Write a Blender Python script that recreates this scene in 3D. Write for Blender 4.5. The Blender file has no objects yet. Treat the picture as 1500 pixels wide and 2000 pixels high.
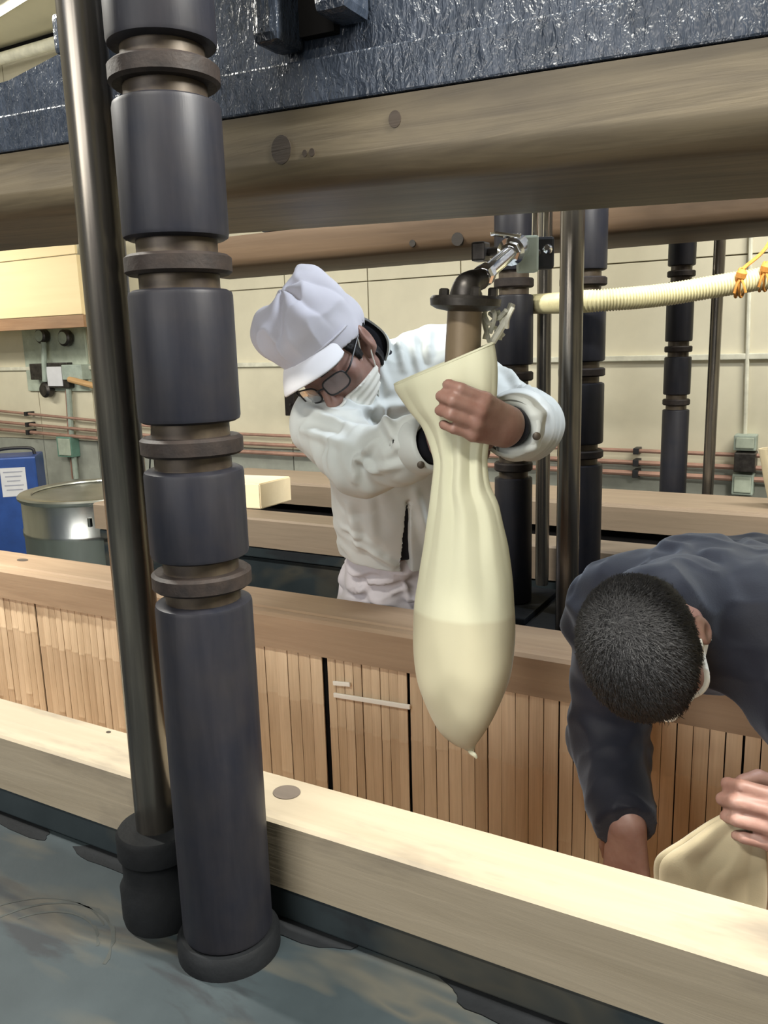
import bpy, bmesh, math, random
import numpy as np
from mathutils import Vector, Matrix

random.seed(7)
rng = np.random.default_rng(7)
SC = bpy.context.scene
COL = SC.collection
PI = math.pi
CAM_Z = 1.5                       # lens height above the brewery floor; lengths below are metres from the lens

# ------------------------------------------------------------------ camera
FOCAL = 1620.0                    # pixels, image 1500 x 2000
ROT = np.array([[0.87427216, -0.07171995, 0.48010878],
                [0.48456571, 0.1881352, -0.85428404],
                [-0.02905615, 0.979521, 0.19923439]])
cam_data = bpy.data.cameras.new('camera')
cam = bpy.data.objects.new('camera', cam_data)
COL.objects.link(cam)
cam_data.sensor_fit = 'VERTICAL'
cam_data.sensor_height = 36.0
cam_data.lens = 36.0 * FOCAL / 2000.0
cam_data.clip_start = 0.05
m4 = Matrix.Identity(4)
for r_ in range(3):
    for c_ in range(3):
        m4[r_][c_] = ROT[r_, c_]
m4[2][3] = CAM_Z
cam.matrix_world = m4
SC.camera = cam

# ------------------------------------------------------------------ world, lamps, exposure
SC.view_settings.view_transform = 'Standard'
SC.view_settings.look = 'None'
SC.view_settings.exposure = 0.35
SC.view_settings.gamma = 1.0
SC.view_settings.use_curve_mapping = False
world = bpy.data.worlds.new('world')
SC.world = world
world.use_nodes = True
bgn = world.node_tree.nodes['Background']
bgn.inputs[0].default_value = (0.62, 0.72, 0.86, 1)
bgn.inputs[1].default_value = 0.10


def area_light(name, loc, target, sx, sy, power, color):
    L = bpy.data.lights.new(name, 'AREA')
    L.shape = 'RECTANGLE'
    L.size, L.size_y = sx, sy
    L.energy = power
    L.color = color
    o = bpy.data.objects.new(name, L)
    COL.objects.link(o)
    o.location = (loc[0], loc[1], loc[2] + CAM_Z)
    d = Vector(target) - Vector(loc)
    z = -d.normalized()                      # long side kept level, along the tubs
    x = (Vector((1, 0, 0)) - z * z.x).normalized()
    y = z.cross(x)
    o.rotation_euler = Matrix((x, y, z)).transposed().to_euler()
    return o


TUBE = (1.0, 0.97, 0.88)
# large soft front fill added behind the photographer, then bluish window daylight
area_light('front_fill_soft', (-1.1, -3.2, 0.5), (-0.8, 1.2, -0.35), 3.2, 1.2, 80, (1.0, 0.965, 0.91))
area_light('daylight_window_left', (-3.3, -3.2, 1.75), (-0.8, 1.0, 0.2), 1.1, 0.9, 8, (0.74, 0.84, 1.0))
area_light('daylight_window_right', (-1.7, -3.2, 1.45), (-0.6, 1.0, 0.2), 1.1, 0.7, 8, (0.74, 0.84, 1.0))
# an added front fill, then fluorescent fittings hung from the roof
area_light('front_fill_high', (-0.6, -0.75, 1.75), (-0.6, 1.3, -0.7), 1.2, 0.12, 60, TUBE)  # fill added above the photographer to brighten slats and bag, no real fitting
area_light('tube_light_front_right', (0.95, 0.84, 1.35), (0.35, 0.88, -0.6), 1.2, 0.12, 175, TUBE)
area_light('tube_light_front_left', (-2.9, 0.80, 1.7), (-2.0, 1.0, -0.6), 1.2, 0.12, 135, TUBE)
area_light('tube_light_walkway', (0.35, 2.0, 2.1), (-0.7, 1.45, -0.4), 1.2, 0.12, 72, (0.82, 0.90, 1.0))
area_light('tube_light_second', (-2.6, 3.2, 0.95), (-2.45, 2.9, -0.6), 0.9, 0.10, 13, TUBE)
area_light('tube_light_left_wall', (-6.0, 3.1, 0.7), (-5.4, 4.2, 0.35), 1.2, 0.12, 17, TUBE)
area_light('tube_light_back', (0.7, 3.5, 1.6), (0.2, 3.75, -0.4), 1.6, 0.12, 66, TUBE)


# ------------------------------------------------------------------ pixel -> point on a plane of given depth
def P(px, py, Y):
    v = ROT @ np.array([px - 750.0, 1000.0 - py, -FOCAL])
    return v * (Y / v[1])


def A(*v):
    return np.array(v, dtype=float)


# ------------------------------------------------------------------ materials
def new_mat(name):
    m = bpy.data.materials.new(name)
    m.use_nodes = True
    nt = m.node_tree
    return m, nt, nt.nodes['Principled BSDF']


def nd(nt, typ, **kw):
    n = nt.nodes.new(typ)
    for k, v in kw.items():
        if hasattr(n, k):
            setattr(n, k, v)
        else:
            n.inputs[k].default_value = v
    return n


def ramp(nt, fac, stops):
    r = nt.nodes.new('ShaderNodeValToRGB')
    el = r.color_ramp.elements
    while len(el) > 1:
        el.remove(el[-1])
    el[0].position, el[0].color = stops[0][0], (*stops[0][1], 1)
    for p, c in stops[1:]:
        e = el.new(p)
        e.color = (*c, 1)
    nt.links.new(fac, r.inputs[0])
    return r.outputs[0]


def coords(nt, scale, rnd=False, src='Object'):
    tc = nt.nodes.new('ShaderNodeTexCoord')
    mp = nt.nodes.new('ShaderNodeMapping')
    mp.inputs['Scale'].default_value = scale
    out = tc.outputs[src]
    if rnd:
        oi = nt.nodes.new('ShaderNodeObjectInfo')
        sc = nd(nt, 'ShaderNodeVectorMath', operation='SCALE')
        cx = nt.nodes.new('ShaderNodeCombineXYZ')
        for i in range(3):
            nt.links.new(oi.outputs['Random'], cx.inputs[i])
        nt.links.new(cx.outputs[0], sc.inputs[0])
        sc.inputs['Scale'].default_value = 17.0
        ad = nd(nt, 'ShaderNodeVectorMath', operation='ADD')
        nt.links.new(out, ad.inputs[0])
        nt.links.new(sc.outputs[0], ad.inputs[1])
        out = ad.outputs[0]
    nt.links.new(out, mp.inputs['Vector'])
    return mp.outputs[0]


def noise(nt, vec, scale, detail=4, rough=0.55, dist=0.0):
    n = nt.nodes.new('ShaderNodeTexNoise')
    n.inputs['Scale'].default_value = scale
    n.inputs['Detail'].default_value = detail
    n.inputs['Roughness'].default_value = rough
    n.inputs['Distortion'].default_value = dist
    nt.links.new(vec, n.inputs['Vector'])
    return n.outputs['Fac']


def mix(nt, fac, a, b, mode='MIX'):
    n = nt.nodes.new('ShaderNodeMix')
    n.data_type = 'RGBA'
    n.blend_type = mode
    for sock, v in ((n.inputs[0], fac), (n.inputs[6], a), (n.inputs[7], b)):
        if isinstance(v, (int, float)):
            sock.default_value = v
        elif isinstance(v, tuple):
            sock.default_value = (*v, 1) if len(v) == 3 else v
        else:
            nt.links.new(v, sock)
    return n.outputs[2]


def bump(nt, bsdf, height, strength, dist=0.01):
    b = nt.nodes.new('ShaderNodeBump')
    b.inputs['Strength'].default_value = strength
    b.inputs['Distance'].default_value = dist
    nt.links.new(height, b.inputs['Height'])
    nt.links.new(b.outputs[0], bsdf.inputs['Normal'])


def wood(name, dark, light, axis='X', rough=0.6, stain=(0.1, 0.07, 0.05), stain_amt=0.35, fine=60, rnd=False, grain=1.0, stain_scale=3.0, stain_lo=0.5, stain_hi=0.75):
    m, nt, b = new_mat(name)
    s = {'X': (0.06, 1, 1), 'Y': (1, 0.06, 1), 'Z': (1, 1, 0.05)}[axis]
    v = coords(nt, s, rnd)
    g1 = noise(nt, v, fine, 5, 0.6, 0.6)
    g2 = noise(nt, v, fine * 0.22, 4, 0.6, 1.2)
    base = mix(nt, 0.5, ramp(nt, g1, [(0.3, dark), (0.68, light)]), ramp(nt, g2, [(0.3, dark), (0.7, light)]))
    if grain != 1.0:
        base = mix(nt, grain, light, base)
    v2 = coords(nt, tuple(min(1.0, q * 5) for q in s), rnd)
    st = noise(nt, v2, stain_scale, 5, 0.6)
    fac = ramp(nt, st, [(stain_lo, (0, 0, 0)), (stain_hi, (stain_amt,) * 3)])
    col = mix(nt, fac, base, stain)
    nt.links.new(col, b.inputs['Base Color'])
    b.inputs['Roughness'].default_value = rough
    b.inputs['Specular IOR Level'].default_value = 0.3
    bump(nt, b, g1, 0.25, 0.003)
    return m


def plain(name, col, rough=0.5, metal=0.0, var=0.25, scale=12, bmp=0.0, bscale=80, col2=None, spec=0.4, stretch=(1, 1, 1)):
    m, nt, b = new_mat(name)
    v = coords(nt, stretch)
    n = noise(nt, v, scale, 5, 0.6)
    c2 = col2 if col2 else tuple(c * (1 - var) for c in col)
    nt.links.new(ramp(nt, n, [(0.35, c2), (0.65, col)]), b.inputs['Base Color'])
    b.inputs['Roughness'].default_value = rough
    b.inputs['Metallic'].default_value = metal
    b.inputs['Specular IOR Level'].default_value = spec
    if bmp:
        bump(nt, b, noise(nt, v, bscale, 3, 0.6), bmp, 0.004)
    return m


M = {}
M['wood_rim_near'] = wood('wood_rim_near', (0.18, 0.15, 0.105), (0.265, 0.228, 0.17), stain=(0.095, 0.08, 0.068), stain_amt=0.75, fine=45, grain=0.7, stain_scale=7.5, stain_lo=0.50, stain_hi=0.66)
M['wood_rim_far'] = wood('wood_rim_far', (0.21, 0.14, 0.088), (0.345, 0.245, 0.158), stain=(0.27, 0.17, 0.11), stain_amt=0.5, fine=50, grain=0.75)
M['wood_rim_second'] = wood('wood_rim_second', (0.15, 0.117, 0.083), (0.235, 0.18, 0.13), stain=(0.18, 0.12, 0.08), stain_amt=0.4, fine=50, grain=0.7)
M['wood_press'] = wood('wood_press', (0.048, 0.037, 0.024), (0.158, 0.128, 0.082), stain=(0.034, 0.027, 0.021), stain_amt=0.8, fine=42, rough=0.55, stain_scale=5.0)
M['wood_press_second'] = wood('wood_press_second', (0.075, 0.048, 0.029), (0.135, 0.090, 0.056), stain=(0.02, 0.014, 0.010), stain_amt=0.85, fine=30, rough=0.5)
M['wood_inner'] = wood('wood_inner', (0.26, 0.14, 0.07), (0.40, 0.24, 0.13), stain_amt=0.4)
M['wood_lid'] = wood('wood_lid', (0.74, 0.60, 0.38), (0.86, 0.73, 0.50), stain_amt=0.1, fine=30, grain=0.6)
M['plywood'] = wood('plywood', (0.74, 0.57, 0.31), (0.86, 0.69, 0.40), stain_amt=0.1, fine=26, grain=0.6)
M['knot'] = wood('knot', (0.010, 0.008, 0.006), (0.028, 0.020, 0.014), fine=80)
M['knot_rim'] = wood('knot_rim', (0.055, 0.044, 0.036), (0.095, 0.076, 0.062), fine=80)
M['dark_gap'] = plain('dark_gap', (0.008, 0.0075, 0.0075), 0.9, spec=0.05)  # near-black for gaps; also paints in the shade of the second tub's inside

# bamboo slats: per-slat tone, vertical fibres
m, nt, b = new_mat('bamboo')
v = coords(nt, (1, 1, 0.03), True)
g = noise(nt, v, 190, 4, 0.6)
g2 = noise(nt, coords(nt, (1, 1, 0.25), True), 12, 4, 0.6)
c1 = mix(nt, 0.45, ramp(nt, g, [(0.3, (0.52, 0.385, 0.25)), (0.7, (0.72, 0.56, 0.38))]), ramp(nt, g2, [(0.3, (0.46, 0.33, 0.21)), (0.65, (0.74, 0.58, 0.40))]))
oi = nt.nodes.new('ShaderNodeObjectInfo')
tone = ramp(nt, oi.outputs['Random'], [(0, (0.84, 0.82, 0.80)), (0.5, (0.94, 0.93, 0.91)), (1, (1, 1, 1))])
nt.links.new(mix(nt, 1.0, c1, tone, 'MULTIPLY'), b.inputs['Base Color'])
b.inputs['Roughness'].default_value = 0.5
bump(nt, b, g, 0.2, 0.002)
M['bamboo'] = m

# crinkled black gloss paint on the girder
m, nt, b = new_mat('black_gloss_paint')
v = coords(nt, (1, 1, 0.45))
n1 = noise(nt, v, 95, 3, 0.6, 0.4)
n2 = noise(nt, v, 30, 3, 0.5)
nt.links.new(ramp(nt, n2, [(0.3, (0.012, 0.017, 0.027)), (0.7, (0.030, 0.038, 0.055))]), b.inputs['Base Color'])
b.inputs['Roughness'].default_value = 0.24
b.inputs['Specular IOR Level'].default_value = 0.45
ad = nd(nt, 'ShaderNodeMath', operation='ADD')
nt.links.new(n1, ad.inputs[0]); nt.links.new(n2, ad.inputs[1])
bump(nt, b, ad.outputs[0], 0.55, 0.006)
M['girder'] = m

# dark painted steel of the columns with wear
m, nt, b = new_mat('column_steel')
v = coords(nt, (1, 1, 0.12))
n1 = noise(nt, v, 38, 5, 0.65)
n2 = noise(nt, coords(nt, (1, 1, 1)), 14, 4, 0.6)
nt.links.new(mix(nt, 0.5, ramp(nt, n1, [(0.35, (0.008, 0.0085, 0.013)), (0.72, (0.021, 0.0205, 0.026))]), ramp(nt, n2, [(0.35, (0.008, 0.0095, 0.015)), (0.7, (0.019, 0.0175, 0.0185))])), b.inputs['Base Color'])
b.inputs['Roughness'].default_value = 0.45
b.inputs['Metallic'].default_value = 0.1
b.inputs['Specular IOR Level'].default_value = 0.2
bump(nt, b, n1, 0.12, 0.003)
M['column'] = m
M['column_neck'] = plain('column_neck', (0.065, 0.05, 0.034), 0.45, 0.35, 0.5, 30, col2=(0.030, 0.022, 0.018))
M['column_rust'] = plain('column_rust', (0.022, 0.0165, 0.0145), 0.6, 0.1, 0.5, 40, bmp=0.2, spec=0.2, col2=(0.011, 0.009, 0.009))

# guide rod: worn bright steel under dark grease streaks
m, nt, b = new_mat('rod_steel')
v = coords(nt, (1, 1, 0.03))
n1 = noise(nt, v, 55, 4, 0.6)
n2 = noise(nt, coords(nt, (1, 1, 0.25)), 9, 4, 0.6)
nt.links.new(mix(nt, 0.5, ramp(nt, n1, [(0.38, (0.05, 0.047, 0.044)), (0.68, (0.34, 0.31, 0.26))]), ramp(nt, n2, [(0.35, (0.045, 0.045, 0.05)), (0.7, (0.27, 0.24, 0.20))])), b.inputs['Base Color'])
b.inputs['Metallic'].default_value = 0.85
b.inputs['Roughness'].default_value = 0.24
M['rod'] = m

# green-grey floor paint on the press base: scuffs, peeled dark patches, dried splashes
m, nt, b = new_mat('base_paint')
v = coords(nt, (1, 1, 1))
n1 = noise(nt, v, 5, 5, 0.6)
n2 = noise(nt, coords(nt, (0.45, 1.6, 1)), 6, 6, 0.6, 0.6)
n3 = noise(nt, v, 70, 3, 0.6)
n4 = noise(nt, coords(nt, (0.6, 2.2, 1)), 4.2, 3, 0.5, 0.4)
c = ramp(nt, n1, [(0.3, (0.011, 0.0165, 0.0195)), (0.7, (0.022, 0.030, 0.034))])
c = mix(nt, ramp(nt, n2, [(0.56, (0, 0, 0)), (0.64, (0.7, 0.7, 0.7))]), c, (0.009, 0.009, 0.011))
c = mix(nt, ramp(nt, n4, [(0.52, (0, 0, 0)), (0.60, (0.55, 0.55, 0.55)), (0.66, (0, 0, 0))]), c, (0.060, 0.053, 0.038))
nt.links.new(c, b.inputs['Base Color'])
b.inputs['Roughness'].default_value = 0.6
b.inputs['Specular IOR Level'].default_value = 0.25
bump(nt, b, n3, 0.1, 0.002)
M['base'] = m
M['base_dark'] = plain('base_dark', (0.008, 0.009, 0.0105), 0.65, 0.0, 0.4, 9, bmp=0.2, spec=0.12)
M['chalk_stain'] = plain('chalk_stain', (0.026, 0.030, 0.028), 0.8, 0, 0.4, 30)
M['wall'] = plain('wall', (0.66, 0.61, 0.46), 0.7, 0, 0.12, 2.5)
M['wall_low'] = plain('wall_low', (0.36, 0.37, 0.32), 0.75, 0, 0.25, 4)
M['wall_seam'] = plain('wall_seam', (0.47, 0.43, 0.31), 0.8)
M['trim'] = plain('trim', (0.70, 0.68, 0.55), 0.6)
M['ceiling'] = plain('ceiling', (0.62, 0.58, 0.42), 0.7, 0, 0.1, 1.5)
M['floor'] = plain('floor', (0.10, 0.12, 0.115), 0.55, 0, 0.4, 3, bmp=0.1)
M['copper_pipe'] = plain('copper_pipe', (0.42, 0.25, 0.19), 0.55, 0.2, 0.3, 10)
M['black_plastic'] = plain('black_plastic', (0.018, 0.018, 0.02), 0.45)
M['grey_box'] = plain('grey_box', (0.36, 0.42, 0.36), 0.6)
M['green_plate'] = plain('green_plate', (0.42, 0.47, 0.38), 0.65)
M['paper'] = plain('paper', (0.62, 0.62, 0.64), 0.8, 0, 0.08)
M['paper_ink'] = plain('paper_ink', (0.33, 0.34, 0.40), 0.8, 0, 0.1)
M['blue_tin'] = plain('blue_tin', (0.022, 0.07, 0.27), 0.35, 0.1, 0.2)
M['tin_green'] = plain('tin_green', (0.16, 0.30, 0.24), 0.45, 0.1, 0.2)
M['chrome'] = plain('chrome', (0.78, 0.79, 0.82), 0.14, 1.0, 0.1, 20)
M['steel'] = plain('steel', (0.58, 0.60, 0.57), 0.27, 1.0, 0.25, 6, stretch=(1, 1, 0.2))
M['dark_iron'] = plain('dark_iron', (0.075, 0.068, 0.062), 0.4, 0.7, 0.5, 30, bmp=0.1)
M['brown_pipe'] = plain('brown_pipe', (0.20, 0.15, 0.095), 0.5, 0.15, 0.3, 18, stretch=(1, 1, 0.3))
M['hose'] = plain('hose', (0.62, 0.57, 0.34), 0.45, 0, 0.12, 6)
M['orange_rope'] = plain('orange_rope', (0.62, 0.27, 0.05), 0.7, 0, 0.3, 60, bmp=0.3)
M['cord'] = plain('cord', (0.86, 0.86, 0.74), 0.4, 0, 0.3, 40)
M['white_tape'] = plain('white_tape', (0.85, 0.82, 0.74), 0.6, 0, 0.08)
M['pole_wood'] = wood('pole_wood', (0.42, 0.24, 0.10), (0.60, 0.38, 0.18))

# white work cloth
def cloth(name, col, col2, weave=900, bmp=0.12, sheen=0.15, rough=0.85, trans=0.0, nscale=7):
    m, nt, b = new_mat(name)
    v = coords(nt, (1, 1, 1))
    n = noise(nt, v, nscale, 4, 0.55)
    nt.links.new(ramp(nt, n, [(0.35, col2), (0.65, col)]), b.inputs['Base Color'])
    b.inputs['Roughness'].default_value = rough
    b.inputs['Specular IOR Level'].default_value = 0.2
    b.inputs['Sheen Weight'].default_value = sheen
    bump(nt, b, noise(nt, v, weave, 2, 0.5), bmp, 0.001)
    if trans:
        t = nt.nodes.new('ShaderNodeBsdfTranslucent')
        t.inputs[0].default_value = (*col, 1)
        ms = nt.nodes.new('ShaderNodeMixShader')
        ms.inputs[0].default_value = trans
        nt.links.new(b.outputs[0], ms.inputs[1]); nt.links.new(t.outputs[0], ms.inputs[2])
        nt.links.new(ms.outputs[0], nt.nodes['Material Output'].inputs['Surface'])
    return m


M['jacket'] = cloth('jacket', (0.60, 0.63, 0.62), (0.55, 0.58, 0.565))
M['trousers'] = cloth('trousers', (0.60, 0.56, 0.60), (0.55, 0.52, 0.54))
M['cap'] = cloth('cap', (0.56, 0.555, 0.62), (0.50, 0.495, 0.56))
M['visor'] = cloth('visor', (0.86, 0.86, 0.90), (0.82, 0.82, 0.86), bmp=0.04)
M['mask'] = cloth('mask', (0.80, 0.80, 0.74), (0.76, 0.76, 0.70), bmp=0.05)
M['undershirt'] = cloth('undershirt', (0.014, 0.015, 0.022), (0.010, 0.010, 0.014), sheen=0.05)
M['fleece'] = cloth('fleece', (0.011, 0.012, 0.020), (0.007, 0.0075, 0.013), weave=350, bmp=0.2, sheen=0.22, rough=0.62)
M['fleece'].node_tree.nodes['Principled BSDF'].inputs['Sheen Tint'].default_value = (0.72, 0.82, 1.0, 1)
M['bag_cloth'] = cloth('bag_cloth', (0.70, 0.695, 0.525), (0.67, 0.665, 0.495), weave=700, bmp=0.06, trans=0.18)
M['bag_cloth_filled'] = cloth('bag_cloth_filled', (0.70, 0.695, 0.525), (0.67, 0.665, 0.495), weave=700, bmp=0.06, trans=0.15)
M['bag_cloth_old'] = cloth('bag_cloth_old', (0.42, 0.36, 0.24), (0.36, 0.305, 0.20), weave=500, bmp=0.15)

m, nt, b = new_mat('skin')
v = coords(nt, (1, 1, 1))
n1 = noise(nt, v, 26, 4, 0.6)
n2 = noise(nt, v, 240, 2, 0.5)
nt.links.new(ramp(nt, n1, [(0.3, (0.22, 0.11, 0.085)), (0.7, (0.31, 0.185, 0.15))]), b.inputs['Base Color'])
b.inputs['Roughness'].default_value = 0.5
b.inputs['Subsurface Weight'].default_value = 0.15
b.inputs['Subsurface Radius'].default_value = (0.01, 0.004, 0.002)
bump(nt, b, n2, 0.12, 0.001)
M['skin'] = m
M['skin_red'] = plain('skin_red', (0.38, 0.12, 0.10), 0.5, 0, 0.15, 30)
M['nail'] = plain('nail', (0.62, 0.36, 0.29), 0.35)
m, nt, b = new_mat('hair')
v = coords(nt, (1, 1, 1))
n1 = noise(nt, v, 160, 3, 0.6)
nt.links.new(ramp(nt, n1, [(0.35, (0.005, 0.005, 0.006)), (0.7, (0.014, 0.0135, 0.015))]), b.inputs['Base Color'])
b.inputs['Roughness'].default_value = 0.55
b.inputs['Specular IOR Level'].default_value = 0.3
bump(nt, b, n1, 0.6, 0.004)
M['hair'] = m
M['eye_white'] = plain('eye_white', (0.7, 0.68, 0.64), 0.2, 0, 0.05)
m, nt, b = new_mat('lens_glass')
b.inputs['Base Color'].default_value = (0.9, 0.93, 0.95, 1)
b.inputs['Roughness'].default_value = 0.03
b.inputs['Transmission Weight'].default_value = 0.95
b.inputs['IOR'].default_value = 1.15
M['glass'] = m
m, nt, b = new_mat('lamp_tube')
b.inputs['Emission Color'].default_value = (1, 0.97, 0.86, 1)
b.inputs['Emission Strength'].default_value = 6.0
M['tube'] = m


# ------------------------------------------------------------------ object plumbing
def off(parent):
    o = A(0, 0, 0)
    while parent is not None:
        o = o + A(*parent.location)
        parent = parent.parent
    return o


def mkmesh(name, verts, faces, smooth=True, auto=35):
    me = bpy.data.meshes.new(name)
    if isinstance(verts, np.ndarray):
        verts = verts.tolist()
    me.from_pydata(verts, [], [tuple(f) for f in faces])
    me.validate()
    if smooth:
        me.polygons.foreach_set('use_smooth', [True] * len(me.polygons))
        if auto:
            me.set_sharp_from_angle(angle=math.radians(auto))
    me.update()
    return me


def part(name, geo, mat, parent=None, smooth=True, auto=35, label=None, kind=None):
    """One mesh object; geo = (verts in lens coordinates, faces)."""
    verts, faces = geo
    V = np.asarray(verts, dtype=float) + A(0, 0, CAM_Z)
    if parent is None:
        lo = A((V[:, 0].min() + V[:, 0].max()) / 2, (V[:, 1].min() + V[:, 1].max()) / 2, V[:, 2].min())
        V = V - lo
    else:
        V = V - off(parent)
    me = mkmesh(name, V, faces, smooth, auto)
    mats = mat if isinstance(mat, (list, tuple)) else [mat]
    for q in mats:
        me.materials.append(M[q])
    o = bpy.data.objects.new(name, me)
    COL.objects.link(o)
    if parent is None:
        o.location = lo
    else:
        o.parent = parent
    if label:
        o['label'] = label
    if kind:
        o['kind'] = kind
    return o


def tag(o, label, cat, group=None, kind=None):
    o['label'] = label
    o['category'] = cat
    if group:
        o['group'] = group
    if kind:
        o['kind'] = kind
    return o


def thing(name, loc, label, cat, group=None):
    o = bpy.data.objects.new(name, None)
    o.empty_display_size = 0.05
    COL.objects.link(o)
    o.location = (loc[0], loc[1], loc[2] + CAM_Z)
    return tag(o, label, cat, group)


def structure(name, geo, mat, smooth=False):
    o = part(name, geo, mat, None, smooth)
    o['kind'] = 'structure'
    return o


# ------------------------------------------------------------------ geometry builders
def join(*gs):
    V, F, n = [], [], 0
    for v, f in gs:
        V.append(np.asarray(v, dtype=float))
        F += [tuple(i + n for i in q) for q in f]
        n += len(v)
    return np.vstack(V), F


def box(x0, x1, y0, y1, z0, z1, bev=0.0):
    bm = bmesh.new()
    bmesh.ops.create_cube(bm, size=1.0)
    for v in bm.verts:
        v.co = ((x0 + x1) / 2 + v.co.x * (x1 - x0), (y0 + y1) / 2 + v.co.y * (y1 - y0), (z0 + z1) / 2 + v.co.z * (z1 - z0))
    if bev:
        bmesh.ops.bevel(bm, geom=bm.edges[:], offset=bev, segments=2, affect='EDGES', profile=0.6)
    bm.verts.index_update()
    g = ([v.co[:] for v in bm.verts], [[v.index for v in f.verts] for f in bm.faces])
    bm.free()
    return np.array(g[0]), g[1]


def xform(g, mat3=None, t=(0, 0, 0)):
    V = np.asarray(g[0], dtype=float)
    if mat3 is not None:
        V = V @ np.asarray(mat3).T
    return V + A(*t), g[1]


def rot(axis, deg):
    return np.array(Matrix.Rotation(math.radians(deg), 3, axis))


def obox(c, ux, uy, uz, sx, sy, sz, bev=0.0):
    """Box about c along unit axes ux, uy, uz."""
    g = box(-sx / 2, sx / 2, -sy / 2, sy / 2, -sz / 2, sz / 2, bev)
    return xform(g, np.stack([ux, uy, uz], 1), c)


def frame(d, up=(0, 0, 1)):
    d = np.asarray(d, float); d = d / np.linalg.norm(d)
    up = np.asarray(up, float)
    if abs(d @ up) > 0.97:
        up = A(1, 0, 0)
    s = np.cross(up, d); s /= np.linalg.norm(s)
    return d, s, np.cross(d, s)


def lathe(prof, c, axis=(0, 0, 1), n=32, cap=True):
    """prof: [(radius, height)], heights along axis from c."""
    d, s, u = frame(axis)
    V, F = [], []
    for r, h in prof:
        for k in range(n):
            a = 2 * PI * k / n
            V.append(np.asarray(c) + d * h + s * (r * math.cos(a)) + u * (r * math.sin(a)))
    for i in range(len(prof) - 1):
        for k in range(n):
            k2 = (k + 1) % n
            F.append((i * n + k, i * n + k2, (i + 1) * n + k2, (i + 1) * n + k))
    if cap:
        F.append(tuple(range(n))[::-1])
        F.append(tuple((len(prof) - 1) * n + k for k in range(n)))
    return np.array(V), F


def spline(pts, n):
    """Catmull-Rom through pts."""
    pts = [np.asarray(p, float) for p in pts]
    if len(pts) == 2:
        return [pts[0] + (pts[1] - pts[0]) * t for t in np.linspace(0, 1, n)]
    q = [2 * pts[0] - pts[1]] + pts + [2 * pts[-1] - pts[-2]]
    out = []
    for t in np.linspace(0, len(pts) - 1, n):
        i = min(int(t), len(pts) - 2); u = t - i
        a, b, c, d = q[i:i + 4]
        out.append(0.5 * (2 * b + (c - a) * u + (2 * a - 5 * b + 4 * c - d) * u * u + (3 * b - a - 3 * c + d) * u ** 3))
    return out


def tube(pts, r, n=8, cap=True):
    pts = [np.asarray(p, float) for p in pts]
    rs = r if isinstance(r, (list, tuple, np.ndarray)) else [r] * len(pts)
    V, F = [], []
    ref = A(0, 0, 1)
    for i, p in enumerate(pts):
        d = pts[min(i + 1, len(pts) - 1)] - pts[max(i - 1, 0)]
        d = d / (np.linalg.norm(d) + 1e-9)
        s = np.cross(ref, d)
        if np.linalg.norm(s) < 0.2:
            s = np.cross(A(1, 0.3, 0), d)
        s /= np.linalg.norm(s); u = np.cross(d, s)
        ref = u
        for k in range(n):
            a = 2 * PI * k / n
            V.append(p + rs[i] * (s * math.cos(a) + u * math.sin(a)))
    for i in range(len(pts) - 1):
        for k in range(n):
            k2 = (k + 1) % n
            F.append((i * n + k, i * n + k2, (i + 1) * n + k2, (i + 1) * n + k))
    if cap:
        F.append(tuple(range(n))[::-1])
        F.append(tuple((len(pts) - 1) * n + k for k in range(n)))
    return np.array(V), F


def prism_x(poly, x0, x1, nseg=1, warp=None):
    """Polygon [(y,z)] (counter-clockwise seen from +x) swept along x."""
    n = len(poly)
    V, F = [], []
    for i in range(nseg + 1):
        x = x0 + (x1 - x0) * i / nseg
        for (y, z) in poly:
            V.append((x, y, z))
    for i in range(nseg):
        for k in range(n):
            k2 = (k + 1) % n
            F.append((i * n + k, (i + 1) * n + k, (i + 1) * n + k2, i * n + k2)[::-1])
    F.append(tuple(range(n))[::-1])
    F.append(tuple(nseg * n + k for k in range(n)))
    V = np.array(V, dtype=float)
    if warp is not None:
        V = warp(V)
    return V, F


def plate(poly2d, y0, y1):
    """Polygon [(x,z)] given counter-clockwise seen from -y, from y0 (front) to y1."""
    n = len(poly2d)
    V = [(x, y0, z) for x, z in poly2d] + [(x, y1, z) for x, z in poly2d]
    F = [tuple(range(n)), tuple(range(2 * n - 1, n - 1, -1))]
    for k in range(n):
        k2 = (k + 1) % n
        F.append((k, k + n, k2 + n, k2))
    return np.array(V, float), F


# value noise on numpy points
_perm = np.random.default_rng(3).random((64, 64, 64)).astype(np.float32)


def vnoise(Pn):
    i = np.floor(Pn).astype(int)
    f = Pn - i
    f = f * f * (3 - 2 * f)
    i &= 63
    j = (i + 1) & 63
    def g(a, b_, c):
        return _perm[a, b_, c]
    x0, y0, z0 = i.T; x1, y1, z1 = j.T
    fx, fy, fz = f.T
    a = g(x0, y0, z0) * (1 - fx) + g(x1, y0, z0) * fx
    b_ = g(x0, y1, z0) * (1 - fx) + g(x1, y1, z0) * fx
    c = g(x0, y0, z1) * (1 - fx) + g(x1, y0, z1) * fx
    d = g(x0, y1, z1) * (1 - fx) + g(x1, y1, z1) * fx
    return (a * (1 - fy) + b_ * fy) * (1 - fz) + (c * (1 - fy) + d * fy) * fz


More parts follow.
